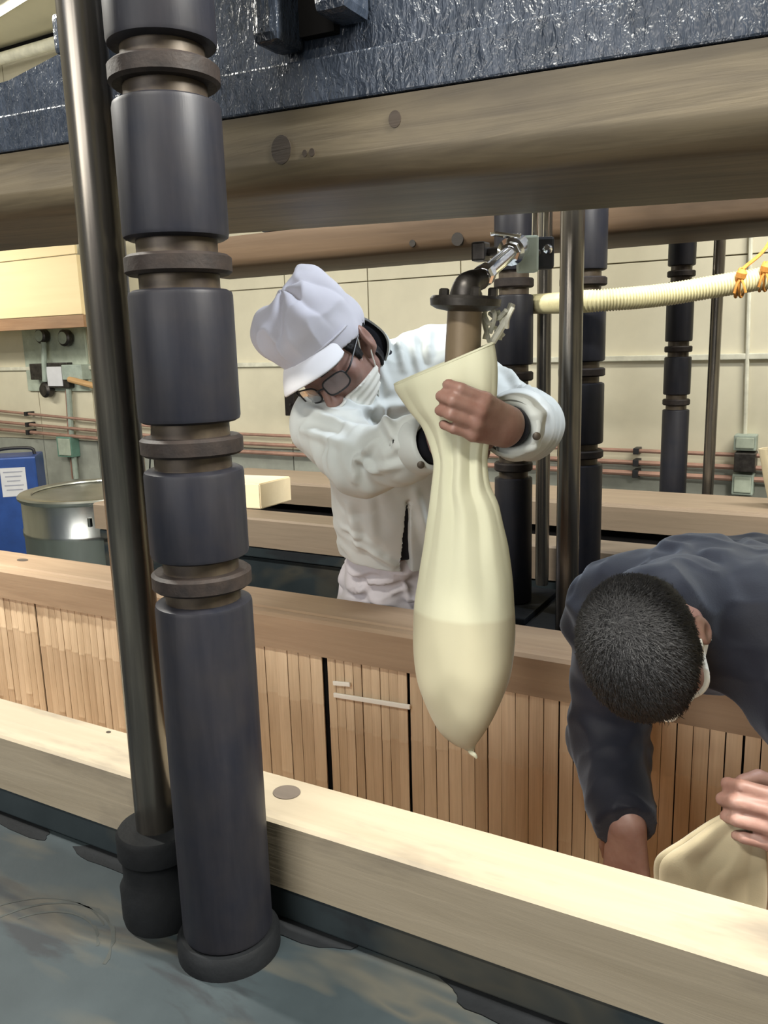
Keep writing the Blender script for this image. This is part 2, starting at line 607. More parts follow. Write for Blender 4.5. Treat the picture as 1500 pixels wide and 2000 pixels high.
# ------------------------------------------------------------------ signed-distance modelling + surface nets
class Field:
    def __init__(s, lo, hi, h):
        s.h = h
        s.lo = np.asarray(lo, float) - 2 * h
        s.n = np.ceil((np.asarray(hi, float) + 2 * h - s.lo) / h).astype(int) + 1
        s.f = np.full(tuple(s.n), 1.0, np.float32)

    def window(s, lo, hi):
        a = np.clip(np.floor((lo - s.lo) / s.h).astype(int), 0, s.n - 1)
        b = np.clip(np.ceil((hi - s.lo) / s.h).astype(int) + 1, 1, s.n)
        ax = [s.lo[k] + s.h * np.arange(a[k], b[k]) for k in range(3)]
        X, Y, Z = np.meshgrid(*ax, indexing='ij')
        return (slice(a[0], b[0]), slice(a[1], b[1]), slice(a[2], b[2])), X, Y, Z

    def put(s, w, d, k, op):
        f = s.f[w]
        d = d.astype(np.float32)
        if op == 'add':
            if k > 0:
                hh = np.maximum(k - np.abs(f - d), 0) / k
                s.f[w] = np.minimum(f, d) - hh * hh * k * 0.25
            else:
                s.f[w] = np.minimum(f, d)
        else:
            if k > 0:
                hh = np.maximum(k - np.abs(f + d), 0) / k
                s.f[w] = np.maximum(f, -d) + hh * hh * k * 0.25
            else:
                s.f[w] = np.maximum(f, -d)

    def cone(s, a, b, ra, rb, k=0.02, op='add', flat=None, squash=1.0):
        """Round cone from a to b; flat = axis along which it is squashed by the factor squash."""
        a = np.asarray(a, float); b = np.asarray(b, float)
        m = max(ra, rb) + k + 3 * s.h
        w, X, Y, Z = s.window(np.minimum(a, b) - m, np.maximum(a, b) + m)
        if X.size == 0:
            return
        px, py, pz = X - a[0], Y - a[1], Z - a[2]
        ba = b - a
        if flat is not None:
            fl = np.asarray(flat, float); fl = fl / np.linalg.norm(fl)
            q = (px * fl[0] + py * fl[1] + pz * fl[2]) * (1 / squash - 1)
            px, py, pz = px + q * fl[0], py + q * fl[1], pz + q * fl[2]
            ba = ba + fl * (ba @ fl) * (1 / squash - 1)
        l2 = ba @ ba + 1e-12
        t = np.clip((px * ba[0] + py * ba[1] + pz * ba[2]) / l2, 0, 1)
        d = np.sqrt((px - t * ba[0]) ** 2 + (py - t * ba[1]) ** 2 + (pz - t * ba[2]) ** 2) - (ra + (rb - ra) * t)
        if flat is not None:
            d = d * (0.5 + 0.5 * squash)
        s.put(w, d, k, op)

    def ell(s, c, r, B=None, k=0.02, op='add'):
        """Ellipsoid: centre c, radii r along the rows of B."""
        c = np.asarray(c, float); r = np.asarray(r, float)
        m = max(r) + k + 3 * s.h
        w, X, Y, Z = s.window(c - m, c + m)
        if X.size == 0:
            return
        q = [X - c[0], Y - c[1], Z - c[2]]
        if B is not None:
            B = np.asarray(B, float)
            q = [B[i, 0] * q[0] + B[i, 1] * q[1] + B[i, 2] * q[2] for i in range(3)]
        k0 = np.sqrt((q[0] / r[0]) ** 2 + (q[1] / r[1]) ** 2 + (q[2] / r[2]) ** 2)
        k1 = np.sqrt((q[0] / r[0] ** 2) ** 2 + (q[1] / r[1] ** 2) ** 2 + (q[2] / r[2] ** 2) ** 2) + 1e-9
        s.put(w, k0 * (k0 - 1) / k1, k, op)

    def points(s):
        ax = [s.lo[k] + s.h * np.arange(s.n[k]) for k in range(3)]
        return np.meshgrid(*ax, indexing='ij')

    def mesh(s):
        f = s.f
        S = f < 0
        c = np.zeros(tuple(s.n - 1), np.uint8)
        for dx in (0, 1):
            for dy in (0, 1):
                for dz in (0, 1):
                    c += S[dx:dx + s.n[0] - 1, dy:dy + s.n[1] - 1, dz:dz + s.n[2] - 1]
        act = (c > 0) & (c < 8)
        I = np.argwhere(act)
        idx = np.full(act.shape, -1, np.int64)
        idx[act] = np.arange(len(I))
        cor = np.array([(i, j, k) for i in (0, 1) for j in (0, 1) for k in (0, 1)])
        vals = np.stack([f[I[:, 0] + q[0], I[:, 1] + q[1], I[:, 2] + q[2]] for q in cor], 1)
        acc = np.zeros((len(I), 3)); cnt = np.zeros(len(I))
        for a in range(8):
            for b in range(a + 1, 8):
                if np.abs(cor[a] - cor[b]).sum() != 1:
                    continue
                fa, fb = vals[:, a], vals[:, b]
                mk = (fa < 0) != (fb < 0)
                t = fa[mk] / (fa[mk] - fb[mk])
                acc[mk] += cor[a] + t[:, None] * (cor[b] - cor[a])
                cnt[mk] += 1
        V = s.lo + s.h * (I + acc / cnt[:, None])
        F = []
        for ax in range(3):
            u, v = [(1, 2), (2, 0), (0, 1)][ax]
            sl0 = [slice(None)] * 3; sl1 = [slice(None)] * 3
            sl0[ax] = slice(0, -1); sl1[ax] = slice(1, None)
            A0, A1 = S[tuple(sl0)], S[tuple(sl1)]
            E = np.argwhere(A0 != A1)
            E = E[(E[:, u] > 0) & (E[:, v] > 0) & (E[:, u] < s.n[u] - 1) & (E[:, v] < s.n[v] - 1)]
            if len(E) == 0:
                continue
            eu = np.zeros(3, int); eu[u] = 1
            ev = np.zeros(3, int); ev[v] = 1
            q = [E - eu - ev, E - ev, E, E - eu]
            Q = np.stack([idx[p[:, 0], p[:, 1], p[:, 2]] for p in q], 1)
            ins = A0[E[:, 0], E[:, 1], E[:, 2]]
            Q[~ins] = Q[~ins][:, ::-1]
            F.append(Q)
        F = np.vstack(F)
        F = F[(F >= 0).all(1)]
        return V, F


def normals(V, F):
    n = np.zeros_like(V)
    a, b, c, d = V[F[:, 0]], V[F[:, 1]], V[F[:, 2]], V[F[:, 3]]
    fn = np.cross(c - a, d - b)
    for k in range(4):
        np.add.at(n, F[:, k], fn)
    return n / (np.linalg.norm(n, axis=1)[:, None] + 1e-12)


def relax(V, F, it=2, lam=0.5):
    for _ in range(it):
        s = np.zeros_like(V); c = np.zeros(len(V))
        for k in range(4):
            for j in ((k + 1) % 4, (k + 3) % 4):
                np.add.at(s, F[:, k], V[F[:, j]]); np.add.at(c, F[:, k], 1)
        V = V + lam * (s / np.maximum(c, 1)[:, None] - V)
    return V


def voxel_union(V, F, size):
    """One closed surface out of overlapping closed surfaces (voxel remesh)."""
    me = bpy.data.meshes.new('tmp')
    me.from_pydata(V.tolist(), [], F if isinstance(F, list) else F.tolist())
    o = bpy.data.objects.new('tmp', me)
    COL.objects.link(o)
    md = o.modifiers.new('r', 'REMESH')
    md.mode = 'VOXEL'; md.voxel_size = size; md.adaptivity = 0.0
    dg = bpy.context.evaluated_depsgraph_get()
    ev = o.evaluated_get(dg)
    em = ev.to_mesh()
    n = len(em.vertices)
    co = np.empty(n * 3); em.vertices.foreach_get('co', co)
    fs = [tuple(p.vertices) for p in em.polygons]
    ev.to_mesh_clear()
    bpy.data.objects.remove(o); bpy.data.meshes.remove(me)
    return co.reshape(-1, 3), fs

# ================================================================== SETTING
floor = structure('floor', box(-8, 4, -4.5, 4.75, -1.56, -1.5), 'floor')
wall_back = structure('wall_back', box(-8, 4, 4.72, 4.85, -1.5, 2.6), 'wall_seam')
structure('wall_left', box(-8.1, -8, -4.5, 4.85, -1.5, 2.6), 'wall')
structure('wall_right', box(4, 4.1, -4.5, 4.85, -1.5, 2.6), 'wall')
structure('ceiling', box(-8, 4, -4.5, 4.72, 2.27, 2.35), 'ceiling')
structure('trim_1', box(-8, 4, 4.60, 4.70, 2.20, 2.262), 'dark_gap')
structure('trim_2', box(-8, 4, 4.672, 4.70, -0.135, -0.105, 0.004), 'trim')

# wall lining: separate sheets with open joints
panel_meshes = {}
px0, pitch = -7.83, 0.64
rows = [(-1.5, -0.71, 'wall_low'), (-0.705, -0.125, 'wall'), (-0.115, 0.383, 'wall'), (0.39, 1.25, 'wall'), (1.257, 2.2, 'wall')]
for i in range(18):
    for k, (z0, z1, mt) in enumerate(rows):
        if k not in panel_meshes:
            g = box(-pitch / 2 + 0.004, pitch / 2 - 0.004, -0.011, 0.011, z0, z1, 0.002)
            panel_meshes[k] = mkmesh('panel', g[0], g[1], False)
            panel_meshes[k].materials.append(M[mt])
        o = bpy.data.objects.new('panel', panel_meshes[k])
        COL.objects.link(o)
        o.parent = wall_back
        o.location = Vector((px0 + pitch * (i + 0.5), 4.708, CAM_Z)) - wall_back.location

# roof lamp whose tube shows in the corner of the picture, two others out of it
def ceiling_lamp(p0, p1, label):
    p0, p1 = A(*p0), A(*p1)
    d, s, u = frame(p1 - p0)
    c = (p0 + p1) / 2
    t = thing('ceiling_lamp', c, label, 'lamp', None)
    L = np.linalg.norm(p1 - p0)
    part('housing', obox(c + A(0, 0, 0.035), d, s, u, L, 0.09, 0.04, 0.006), 'trim', t, False)
    part('tube', tube([p0, p1], 0.013, 10), 'tube', t)
    return t


ceiling_lamp((-5.95, 4.25, 2.2), (-4.1, 3.85, 2.2), 'fluorescent ceiling lamp with a glowing tube in the top left corner')
tag(part('duct', tube([A(-8, 4.50, 2.145), A(4, 4.50, 2.145)], 0.04, 12), 'trim'), 'cream round duct running along the wall just under the ceiling', 'pipe')

# pipes along the back wall
pipe_words = ['topmost of the three thin copper pipes along the back wall', 'middle one of the three copper pipes along the back wall', 'lowest and thickest copper pipe along the back wall']
for k, (zl, zm, zr, r) in enumerate([(-0.47, -0.60, -0.62, 0.011), (-0.565, -0.665, -0.685, 0.013), (-0.63, -0.725, -0.745, 0.015)]):
    t = thing('wall_pipe', (-2, 4.64, zr), pipe_words[k], 'pipe', 'copper pipes on the back wall')
    part('pipe', tube([A(-7.9, 4.64, zl + 0.09), A(-6.4, 4.64, zl), A(-3.9, 4.64, zm), A(-1.2, 4.64, zr), A(3.9, 4.64, zr - 0.02)], r, 8), 'copper_pipe', t)
    for x in (-6.0, -4.9, -2.9, -1.0):
        zz = np.interp(x, [-7.9, -6.4, -3.9, -1.2, 3.9], [zl + 0.09, zl, zm, zr, zr - 0.02])
        part('clip', box(x - 0.015, x + 0.015, 4.625 - r, 4.697, zz - r - 0.006, zz + r + 0.006, 0.003), 'black_plastic', t, False)

# gauges and switch boxes on the left of the back wall
Yw = 4.66
def W(px, py, Y=Yw):
    return P(px, py, Y)
def wbox(x0, x1, y0, y1, Yf, Yb=4.697, bev=0.006):
    a, b_ = W(x0, y1, Yf), W(x1, y0, Yf)
    return box(a[0], b_[0], Yf, Yb, a[2], b_[2], bev)
gb = thing('gauge_board', W(105, 770), 'green plate with two dark round gauges and switch boxes beneath the plywood panel', 'gauge board')
part('back_plate', wbox(55, 162, 628, 764, 4.675), 'green_plate', gb, False)
for cx, cy, rr in ((76, 656, 0.062), (122, 660, 0.066)):
    c = W(cx, cy, 4.60)
    g_ = part('gauge', lathe([(rr * 0.8, 0), (rr, 0.01), (rr, 0.05), (rr * 0.7, 0.075)], c, (0, 1, 0), 24), 'dark_iron', gb)
    part('dial', lathe([(rr * 0.72, 0.0), (rr * 0.72, 0.004)], c - A(0, 0.004, 0), (0, 1, 0), 24), 'grey_box', g_)
part('switch_box', wbox(60, 84, 710, 742, 4.60), 'dark_iron', gb, False)
part('switch_box', wbox(122, 158, 712, 742, 4.60), 'grey_box', gb, False)
nb = part('notice_board', wbox(90, 130, 708, 758, 4.62), 'dark_iron', gb, False)
part('paper_label', wbox(94, 119, 716, 754, 4.615, 4.6195, 0.0), 'paper', nb, False)
c = W(84, 762, 4.60)
part('round_valve', lathe([(0.045, 0), (0.062, 0.015), (0.062, 0.06), (0.035, 0.085)], c, (0, 1, 0), 24), 'dark_iron', gb)
part('conduit', tube([W(85, 668, 4.615), W(88, 745, 4.615)], 0.022, 10), 'grey_box', gb)
ct = thing('wall_conduit', W(138, 930), 'grey conduit dropping from the gauge board to the vat', 'pipe')
part('conduit', tube([W(134, 760, 4.655), W(140, 850, 4.655), W(149, 935, 4.655)], 0.022, 10), 'grey_box', ct)
part('conduit', tube([W(129, 760, 4.675), W(134, 850, 4.675), W(142, 935, 4.675)], 0.008, 8), 'copper_pipe', ct)
jb = thing('junction_box', W(126, 890), 'small pale green junction box below the pipes at the left', 'box')
part('body', wbox(113, 137, 854, 892, 4.61), 'tin_green', jb, False)
part('lid', wbox(115, 135, 857, 889, 4.603, 4.6105), 'green_plate', jb, False)

pole = thing('wooden_pole', W(215, 765, 4.45), 'slanting wooden pole with a black end cap on the left wall', 'pole')
part('shaft', tube([W(136, 741, 4.6), W(292, 782, 4.45)], 0.024, 10), 'pole_wood', pole)
d_, s_, u_ = frame(W(292, 782, 4.45) - W(136, 741, 4.6))
part('end_cap', lathe([(0.02, -0.05), (0.038, -0.045), (0.042, 0.02), (0.03, 0.045)], W(290, 781, 4.45), d_, 16), 'black_plastic', pole)
tag(part('hanging_cable', join(tube(spline([W(292, 788, 4.45), W(296, 830, 4.5), W(294, 880, 4.55), W(292, 925, 4.6)], 10), 0.006, 6),
                               tube(spline([W(300, 790, 4.45), W(303, 820, 4.5), W(300, 850, 4.6)], 8), 0.004, 6)), 'black_plastic'),
    'thin black cable hanging from the end of the wooden pole', 'cable')
tag(part('wood_strip', box(*[W(238, 607, 4.66)[0], W(291, 607, 4.66)[0]], 4.64, 4.697, W(240, 613, 4.66)[2], W(240, 605, 4.66)[2], 0.003), 'pole_wood', None, False),
    'short orange wooden strip on the wall behind the notched column', 'strip')
sw = thing('wall_switch', W(563, 812), 'narrow brown wall box just left of the bent worker', 'box')
part('body', wbox(557, 574, 764, 812, 4.62), 'column_rust', sw, False)
part('knob', lathe([(0.008, 0), (0.008, 0.02)], W(566, 790, 4.60), (0, 1, 0), 10), 'dark_iron', sw)

# right: conduit with two boxes
rc = thing('wall_conduit', W(1452, 850), 'cream vertical conduit on the right of the back wall', 'pipe')
part('conduit', tube([W(1467, 440, 4.68), W(1455, 852, 4.68)], 0.011, 8), 'trim', rc)
for nm, (x0, x1, y0, y1), lab in (('outlet_box', (1432, 1478, 851, 880), 'upper of two grey boxes on the right of the wall'),
                                  ('outlet_box', (1428, 1472, 928, 966), 'lower of two grey boxes on the right of the wall')):
    t = thing(nm, W((x0 + x1) / 2, y1), lab, 'box', 'grey outlet boxes')
    part('body', wbox(x0, x1, y0, y1, 4.60), 'grey_box', t, False)
    part('cover', wbox(x0 + 4, x1 - 4, y0 + 4, y1 - 4, 4.592, 4.6005), 'green_plate', t, False)
tag(part('meter', wbox(1432, 1476, 886, 922, 4.57), 'dark_iron', None, False), 'dark meter between the two grey wall boxes on the right', 'meter')

# plywood box high on the left
pb = thing('plywood_box', (-5.1, 4.3, 0.2), 'bright plywood box hung high at the left, lit by a lamp', 'box')
zb, zt = 0.0615 * 4.2, 0.158 * 4.2
part('front_board', box(-6.6, -4.74, 4.2, 4.218, zb + 0.005, zt, 0.002), 'plywood', pb, False)
part('side_board', box(-4.76, -4.74, 4.218, 4.60, zb, zt, 0.002), 'plywood', pb, False)
part('top_strip', box(-6.6, -4.73, 4.185, 4.205, zt + 0.004, zt + 0.10, 0.003), 'plywood', pb, False)
part('bottom_rail', box(-6.6, -4.72, 4.19, 4.26, zb - 0.085, zb, 0.003), 'wood_inner', pb, False)

# ================================================================== PRESS BASE AND TUBS
base = thing('steel_platform', (-0.8, 0.55, -1.5), 'low press base with scuffed grey-green paint under the near tub', 'base')
part('deck', box(-2.75, 1.3, 0.28, 0.872, -1.5, -0.81, 0.006), 'base', base, False)
part('upstand', box(-2.75, 1.3, 0.842, 0.872, -0.808, -0.757, 0.003), 'base', base, False)
# tub stand and raised rim of dried paint where the base meets the tub
def blob(c, rx, ry, ang, seed, z=-0.8095, n=26):
    ca, sa = math.cos(ang), math.sin(ang)
    V = []
    for k in range(n):
        a = 2 * PI * k / n
        q = A(math.cos(a) * 1.5 + seed, math.sin(a) * 1.5, 0.3)[None]
        r = 0.55 + 0.9 * float(vnoise(q)[0]) * (0.7 + 0.6 * float(vnoise(q * 2.7)[0]))
        x, y = rx * r * math.cos(a), ry * r * math.sin(a)
        V.append((c[0] + x * ca - y * sa, c[1] + x * sa + y * ca, z))
    return np.array(V + [(p[0], p[1], p[2] - 0.002) for p in V]), [tuple(range(n))] + [(k, k + n, (k + 1) % n + n, (k + 1) % n) for k in range(n)]
lumps = []
x = -2.6
while x < 1.2:
    w_ = 0.05 + 0.11 * rng.random()
    lumps.append(blob((x, 0.842 - 0.015 * rng.random()), w_, 0.022 + 0.034 * rng.random(), 0.1 * rng.normal(), 3 + x * 5, -0.8096 + 0.00012 * len(lumps)))
    x += w_ * (1.5 + 1.3 * rng.random())
part('peeled_paint', join(*lumps), 'base_dark', base, False, kind='stuff')
# dried ring marks on the deck, flat splashes
def ring_mark(c, r0, r1, a0, a1, sx=1.0, n=28):
    V, F = [], []
    for i in range(n + 1):
        a = math.radians(a0 + (a1 - a0) * i / n)
        ww = 0.6 + 0.4 * math.sin(i * 1.7) * math.sin(i * 0.6)
        for r in (r0, r0 + (r1 - r0) * max(0.15, ww)):
            V.append((c[0] + sx * r * math.cos(a), c[1] + r * math.sin(a), -0.8096))
    for i in range(n):
        F.append((2 * i, 2 * i + 1, 2 * i + 3, 2 * i + 2))
    return np.array(V), F
part('dried_splash', join(ring_mark((-0.93, 0.62), 0.110, 0.118, 20, 170), ring_mark((-0.93, 0.62), 0.090, 0.096, 40, 150), ring_mark((-0.95, 0.60), 0.13, 0.134, 60, 160)), 'chalk_stain', base)

def slat_mesh(w, L, node_at):
    zs = [0.0]
    for q in node_at:
        zs += [q - 0.009, q - 0.003, q, q + 0.003, q + 0.009]
    zs.append(L)
    prof = [(-w / 2, 0.006), (-w / 2, 0.0022), (-w * 0.3, 0.0006), (0, 0.0), (w * 0.3, 0.0006), (w / 2, 0.0022), (w / 2, 0.006)]
    V, F = [], []
    for z in zs:
        bul = 0.0
        for q in node_at:
            if abs(z - q) < 0.001: bul = 0.0011
            elif abs(z - q) < 0.004: bul = max(bul, 0.0006)
        for x, y in prof:
            V.append((x, y - (bul if y < 0.005 else 0), -z))
    n = len(prof)
    for i in range(len(zs) - 1):
        for k in range(n):
            k2 = (k + 1) % n
            F.append((i * n + k, i * n + k2, (i + 1) * n + k2, (i + 1) * n + k))
    F.append(tuple(range(n))[::-1]); F.append(tuple((len(zs) - 1) * n + k for k in range(n)))
    me = mkmesh('slat', V, F, True, 50)
    me.materials.append(M['bamboo'])
    return me


def disc(c, rx, ry, h=0.0012, n=24):
    return xform(lathe([(1, -0.01), (1, h)], (0, 0, 0), n=n), np.diag([rx, ry, 1]), c)


RIM = -0.65
tub = thing('press_tub', (-0.75, 1.26, -1.3), 'long near press tub of thick wooden rims lined with split bamboo slats', 'tub')
part('near_rim', prism_x([(0.836, -0.754), (0.944, -0.754), (0.944, -0.653), (0.941, -0.65), (0.840, -0.65), (0.836, -0.654)][::-1], -2.65, 1.25), 'wood_rim_near', tub, False, label='thick pale near rim worn and stained on top')
part('far_rim', prism_x([(1.585, -0.744), (1.752, -0.744), (1.752, -0.652), (1.749, -0.65), (1.626, -0.65), (1.620, -0.654), (1.614, -0.654), (1.606, -0.6505), (1.592, -0.6525), (1.585, -0.660)][::-1], -2.65, 1.25), 'wood_rim_far', tub, False, label='reddish far rim with a rounded lip')
part('near_wall', box(-2.6, 1.2, 0.875, 0.935, -1.30, -0.754), 'wood_inner', tub, False)
part('far_wall', box(-2.6, 1.2, 1.609, 1.70, -1.30, -0.744), 'dark_gap', tub, False)
part('end_wall', box(-2.6, -2.5, 0.944, 1.609, -1.30, -0.66), 'wood_inner', tub, False)
part('end_wall', box(1.1, 1.2, 0.944, 1.609, -1.30, -0.66), 'wood_inner', tub, False)
part('bottom_board', box(-2.5, 1.1, 0.935, 1.609, -1.30, -1.25), 'wood_inner', tub, False)
for (px, py, rx, ry, z) in ((560, 1548, 0.021, 0.019, RIM), (44, 1094, 0.022, 0.013, RIM)):
    v = ROT @ np.array([px - 750.0, 1000.0 - py, -FOCAL]); v = v * (z / v[2])
    part('knot_plug', disc(v, rx, ry), 'knot_rim', tub)
v = ROT @ np.array([212 - 750.0, 1000.0 - 1430, -FOCAL]); v = v * (RIM / v[2])
part('nail_hole', disc(v, 0.0045, 0.0035, 0.0008), 'knot', tub)

tl = tub.location
panels = [(-2.49, -2.14, 0.029), (-2.136, -1.79, 0.028), (-1.785, -1.44, 0.033), (-1.437, -1.086, 0.034), (-1.072, -0.850, 0.0246),
          (-0.844, -0.49, 0.0315), (-0.487, -0.13, 0.0295), (-0.127, 0.26, 0.030), (0.264, 0.66, 0.030), (0.664, 1.09, 0.030)]
SL = 0.45
for pi_, (x0, x1, w) in enumerate(panels):
    cnt = max(1, round((x1 - x0) / w))
    ww = (x1 - x0) / cnt
    nd0 = 0.10 + 0.10 * rng.random()
    meshes = [slat_mesh(ww * f - 0.0011, SL, [nd0 + dz, nd0 + dz + 0.21 + 0.03 * j]) for j, (f, dz) in enumerate(((1.0, 0), (0.94, 0.004), (1.0, -0.005)))]
    for i in range(cnt):
        o = bpy.data.objects.new('slat', meshes[(i * 7 + pi_) % 3])
        COL.objects.link(o)
        o.parent = tub
        o.location = Vector((x0 + ww * (i + 0.5) + rng.normal() * 0.0004, 1.597 + abs(rng.normal()) * 0.0012, -0.745 + CAM_Z)) - tl
        o.rotation_euler = (0, rng.normal() * 0.0015, 0)
# two white strips lying against the slats
for nm, (xa, ya, xb, yb, r), lab in (('plastic_strip', (652, 1357, 801, 1381, 0.0058), 'long white plastic strip fixed across the bamboo slats'),
                                     ('plastic_strip', (651, 1334, 684, 1337, 0.0055), 'short white plastic strip above the long one on the slats')):
    a, b_ = P(xa, ya, 1.5915), P(xb, yb, 1.5915)
    d_, s_, u_ = frame(b_ - a)
    tag(part(nm, obox((a + b_) / 2, d_, s_, u_, np.linalg.norm(b_ - a), 0.006, 2 * r, 0.002), 'white_tape', None, False), lab, 'strip', 'white strips on the slats')

# second tub behind the walkway
tub2 = thing('press_tub', (-0.9, 3.0, -1.3), 'second press tub in the background, empty, with brown wooden rims', 'tub')
part('near_rim', prism_x([(2.50, -0.764), (2.645, -0.764), (2.645, -0.653), (2.642, -0.65), (2.507, -0.65), (2.50, -0.657)][::-1], -2.87, 1.4), 'wood_rim_second', tub2, False)
part('far_rim', prism_x([(3.25, -0.757), (3.585, -0.757), (3.585, -0.65), (3.275, -0.65), (3.272, -0.656), (3.255, -0.654), (3.25, -0.662)][::-1], -2.87, 1.4), 'wood_rim_second', tub2, False)
part('end_rim', box(-2.86, -2.70, 2.645, 3.25, -0.76, -0.655, 0.004), 'wood_rim_second', tub2, False)
part('near_wall', box(-2.8, 1.3, 2.605, 2.64, -1.30, -0.764), 'dark_gap', tub2, False)  # inner boards coloured near-black to stand for the shade inside the tub
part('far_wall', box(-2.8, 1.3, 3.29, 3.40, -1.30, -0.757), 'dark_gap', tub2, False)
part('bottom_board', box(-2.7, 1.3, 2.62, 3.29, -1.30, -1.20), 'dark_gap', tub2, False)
part('bolt', lathe([(0.026, 0), (0.026, 0.012), (0.018, 0.016)], P(301, 1012, 2.50), (0, -1, 0), 12), 'column_rust', tub2)
b2 = thing('steel_platform', (-0.8, 3.0, -1.5), 'dark grey-green base under the second tub', 'base')
part('front_plate', box(-2.85, 1.4, 2.52, 2.60, -1.5, -0.815, 0.004), 'base', b2, False)
part('top_rail', box(-2.85, 1.4, 2.505, 2.60, -0.808, -0.768, 0.004), 'base', b2, False)
part('core', box(-2.8, 1.35, 2.60, 3.6, -1.5, -1.305), 'base_dark', b2, False)
part('rear_plate', box(-2.85, 1.4, 3.42, 3.56, -1.5, -0.762, 0.004), 'base_dark', b2, False)

# thick lid block lying across the second tub
lid = thing('lid_block', (-2.4, 2.68, -0.65), 'thick pale wooden block lying on the second tub, brightly lit', 'block')
pa, pb_, pc, pd = A(-2.065, 2.65, 0), A(-2.057, 2.857, 0), A(-2.80, 2.76, 0), A(-2.82, 2.55, 0)
V = [p + A(0, 0, z) for z in (-0.649, -0.544) for p in (pa, pb_, pc, pd)]
F = [(3, 2, 1, 0), (4, 5, 6, 7), (0, 1, 5, 4), (1, 2, 6, 5), (2, 3, 7, 6), (3, 0, 4, 7)]
bmx = bmesh.new()
vv = [bmx.verts.new(p) for p in V]
for f in F: bmx.faces.new([vv[i] for i in f])
bmesh.ops.recalc_face_normals(bmx, faces=bmx.faces[:])
bmesh.ops.bevel(bmx, geom=bmx.edges[:], offset=0.004, segments=2, affect='EDGES')
bmx.verts.index_update()
part('block', ([v.co[:] for v in bmx.verts], [[v.index for v in f.verts] for f in bmx.faces]), 'wood_lid', lid, False)
bmx.free()

# stainless vat
vat = thing('steel_vat', (-3.74, 3.28, -1.5), 'round stainless steel vat behind the tubs at the left', 'vat')
vc = A(-3.74, 3.28, 0)
part('body', lathe([(0.385, -1.5), (0.395, -1.49), (0.395, -1.0), (0.400, -0.99), (0.400, -0.965), (0.395, -0.955), (0.395, -0.79), (0.388, -0.79), (0.386, -1.44), (0.0, -1.45)], vc, n=64, cap=False), 'steel', vat)
part('rim', lathe([(0.386, -0.80), (0.402, -0.80), (0.412, -0.79), (0.414, -0.778), (0.405, -0.768), (0.385, -0.765), (0.340, -0.768), (0.336, -0.776), (0.37, -0.78), (0.386, -0.80)], vc, n=64, cap=False), 'steel', vat)
part('cover', lathe([(0.0, -0.775), (0.30, -0.783), (0.338, -0.778), (0.34, -0.79), (0.0, -0.79)], vc, n=48, cap=False), 'steel', vat)
for xx in (78, 176):
    part('clasp', obox(P(xx, 1020, 2.93), A(1, 0, 0), A(0, 1, 0), A(0, 0, 1), 0.02, 0.02, 0.05, 0.004), 'chrome', vat, False)

# blue tin box with paper labels
bt = thing('blue_tin_box', (-5.05, 3.9, -1.5), 'tall blue tin box with white paper labels at the left edge', 'box')
cc = P(-12, 1000, 3.75); cc[2] = 0
tx, ty = A(math.cos(0.72), math.sin(0.72), 0), A(-math.sin(0.72), math.cos(0.72), 0)
zt_ = P(30, 897, 3.80)[2]
bc = cc + tx * 0.16 + ty * 0.16
part('body', obox(A(bc[0], bc[1], (zt_ - 1.5) / 2), tx, ty, A(0, 0, 1), 0.32, 0.32, zt_ + 1.5, 0.012), 'blue_tin', bt, False)
fr = bc - ty * 0.1625                    # face turned to the right
fl = bc - tx * 0.1625                    # face turned to the left
z1_, z2_ = P(55, 916, 3.85)[2], P(55, 972, 3.85)[2]
lb = part('paper_label', obox(A(*fr[:2], (z1_ + z2_) / 2) - tx * 0.0, tx, ty, A(0, 0, 1), 0.17, 0.004, z1_ - z2_), 'paper', bt, False)
for q in range(5):
    part('print_line', obox(A(*fr[:2], z1_ - 0.03 - q * (z1_ - z2_ - 0.03) / 5.5) - ty * 0.003, tx, ty, A(0, 0, 1), 0.13 - 0.02 * (q % 3), 0.002, 0.008), 'paper_ink', lb, False)
lb2 = part('paper_label', obox(A(*fl[:2], P(12, 945, 3.8)[2]), tx, ty, A(0, 0, 1), 0.004, 0.24, 0.15), 'paper', bt, False)
sq = [A(*fl[:2], P(12, 945, 3.8)[2]) - tx * 0.004 + ty * (0.11 * math.cos(a)) + A(0, 0, 0.06 * math.sin(a)) for a in np.linspace(-2.6, 1.0, 20)]
part('print_line', tube(sq, 0.005, 6), 'black_plastic', lb2)
part('green_panel', obox(A(*fl[:2], P(12, 1040, 3.8)[2] - 0.12), tx, ty, A(0, 0, 1), 0.004, 0.27, 0.42), 'tin_green', bt, False)
part('carry_handle', tube(spline([A(*bc[:2], zt_) + tx * -0.13, A(*bc[:2], zt_ + 0.045) + tx * -0.1, A(*bc[:2], zt_ + 0.045) + tx * 0.1, A(*bc[:2], zt_) + tx * 0.13], 14), 0.012, 8), 'black_plastic', bt)

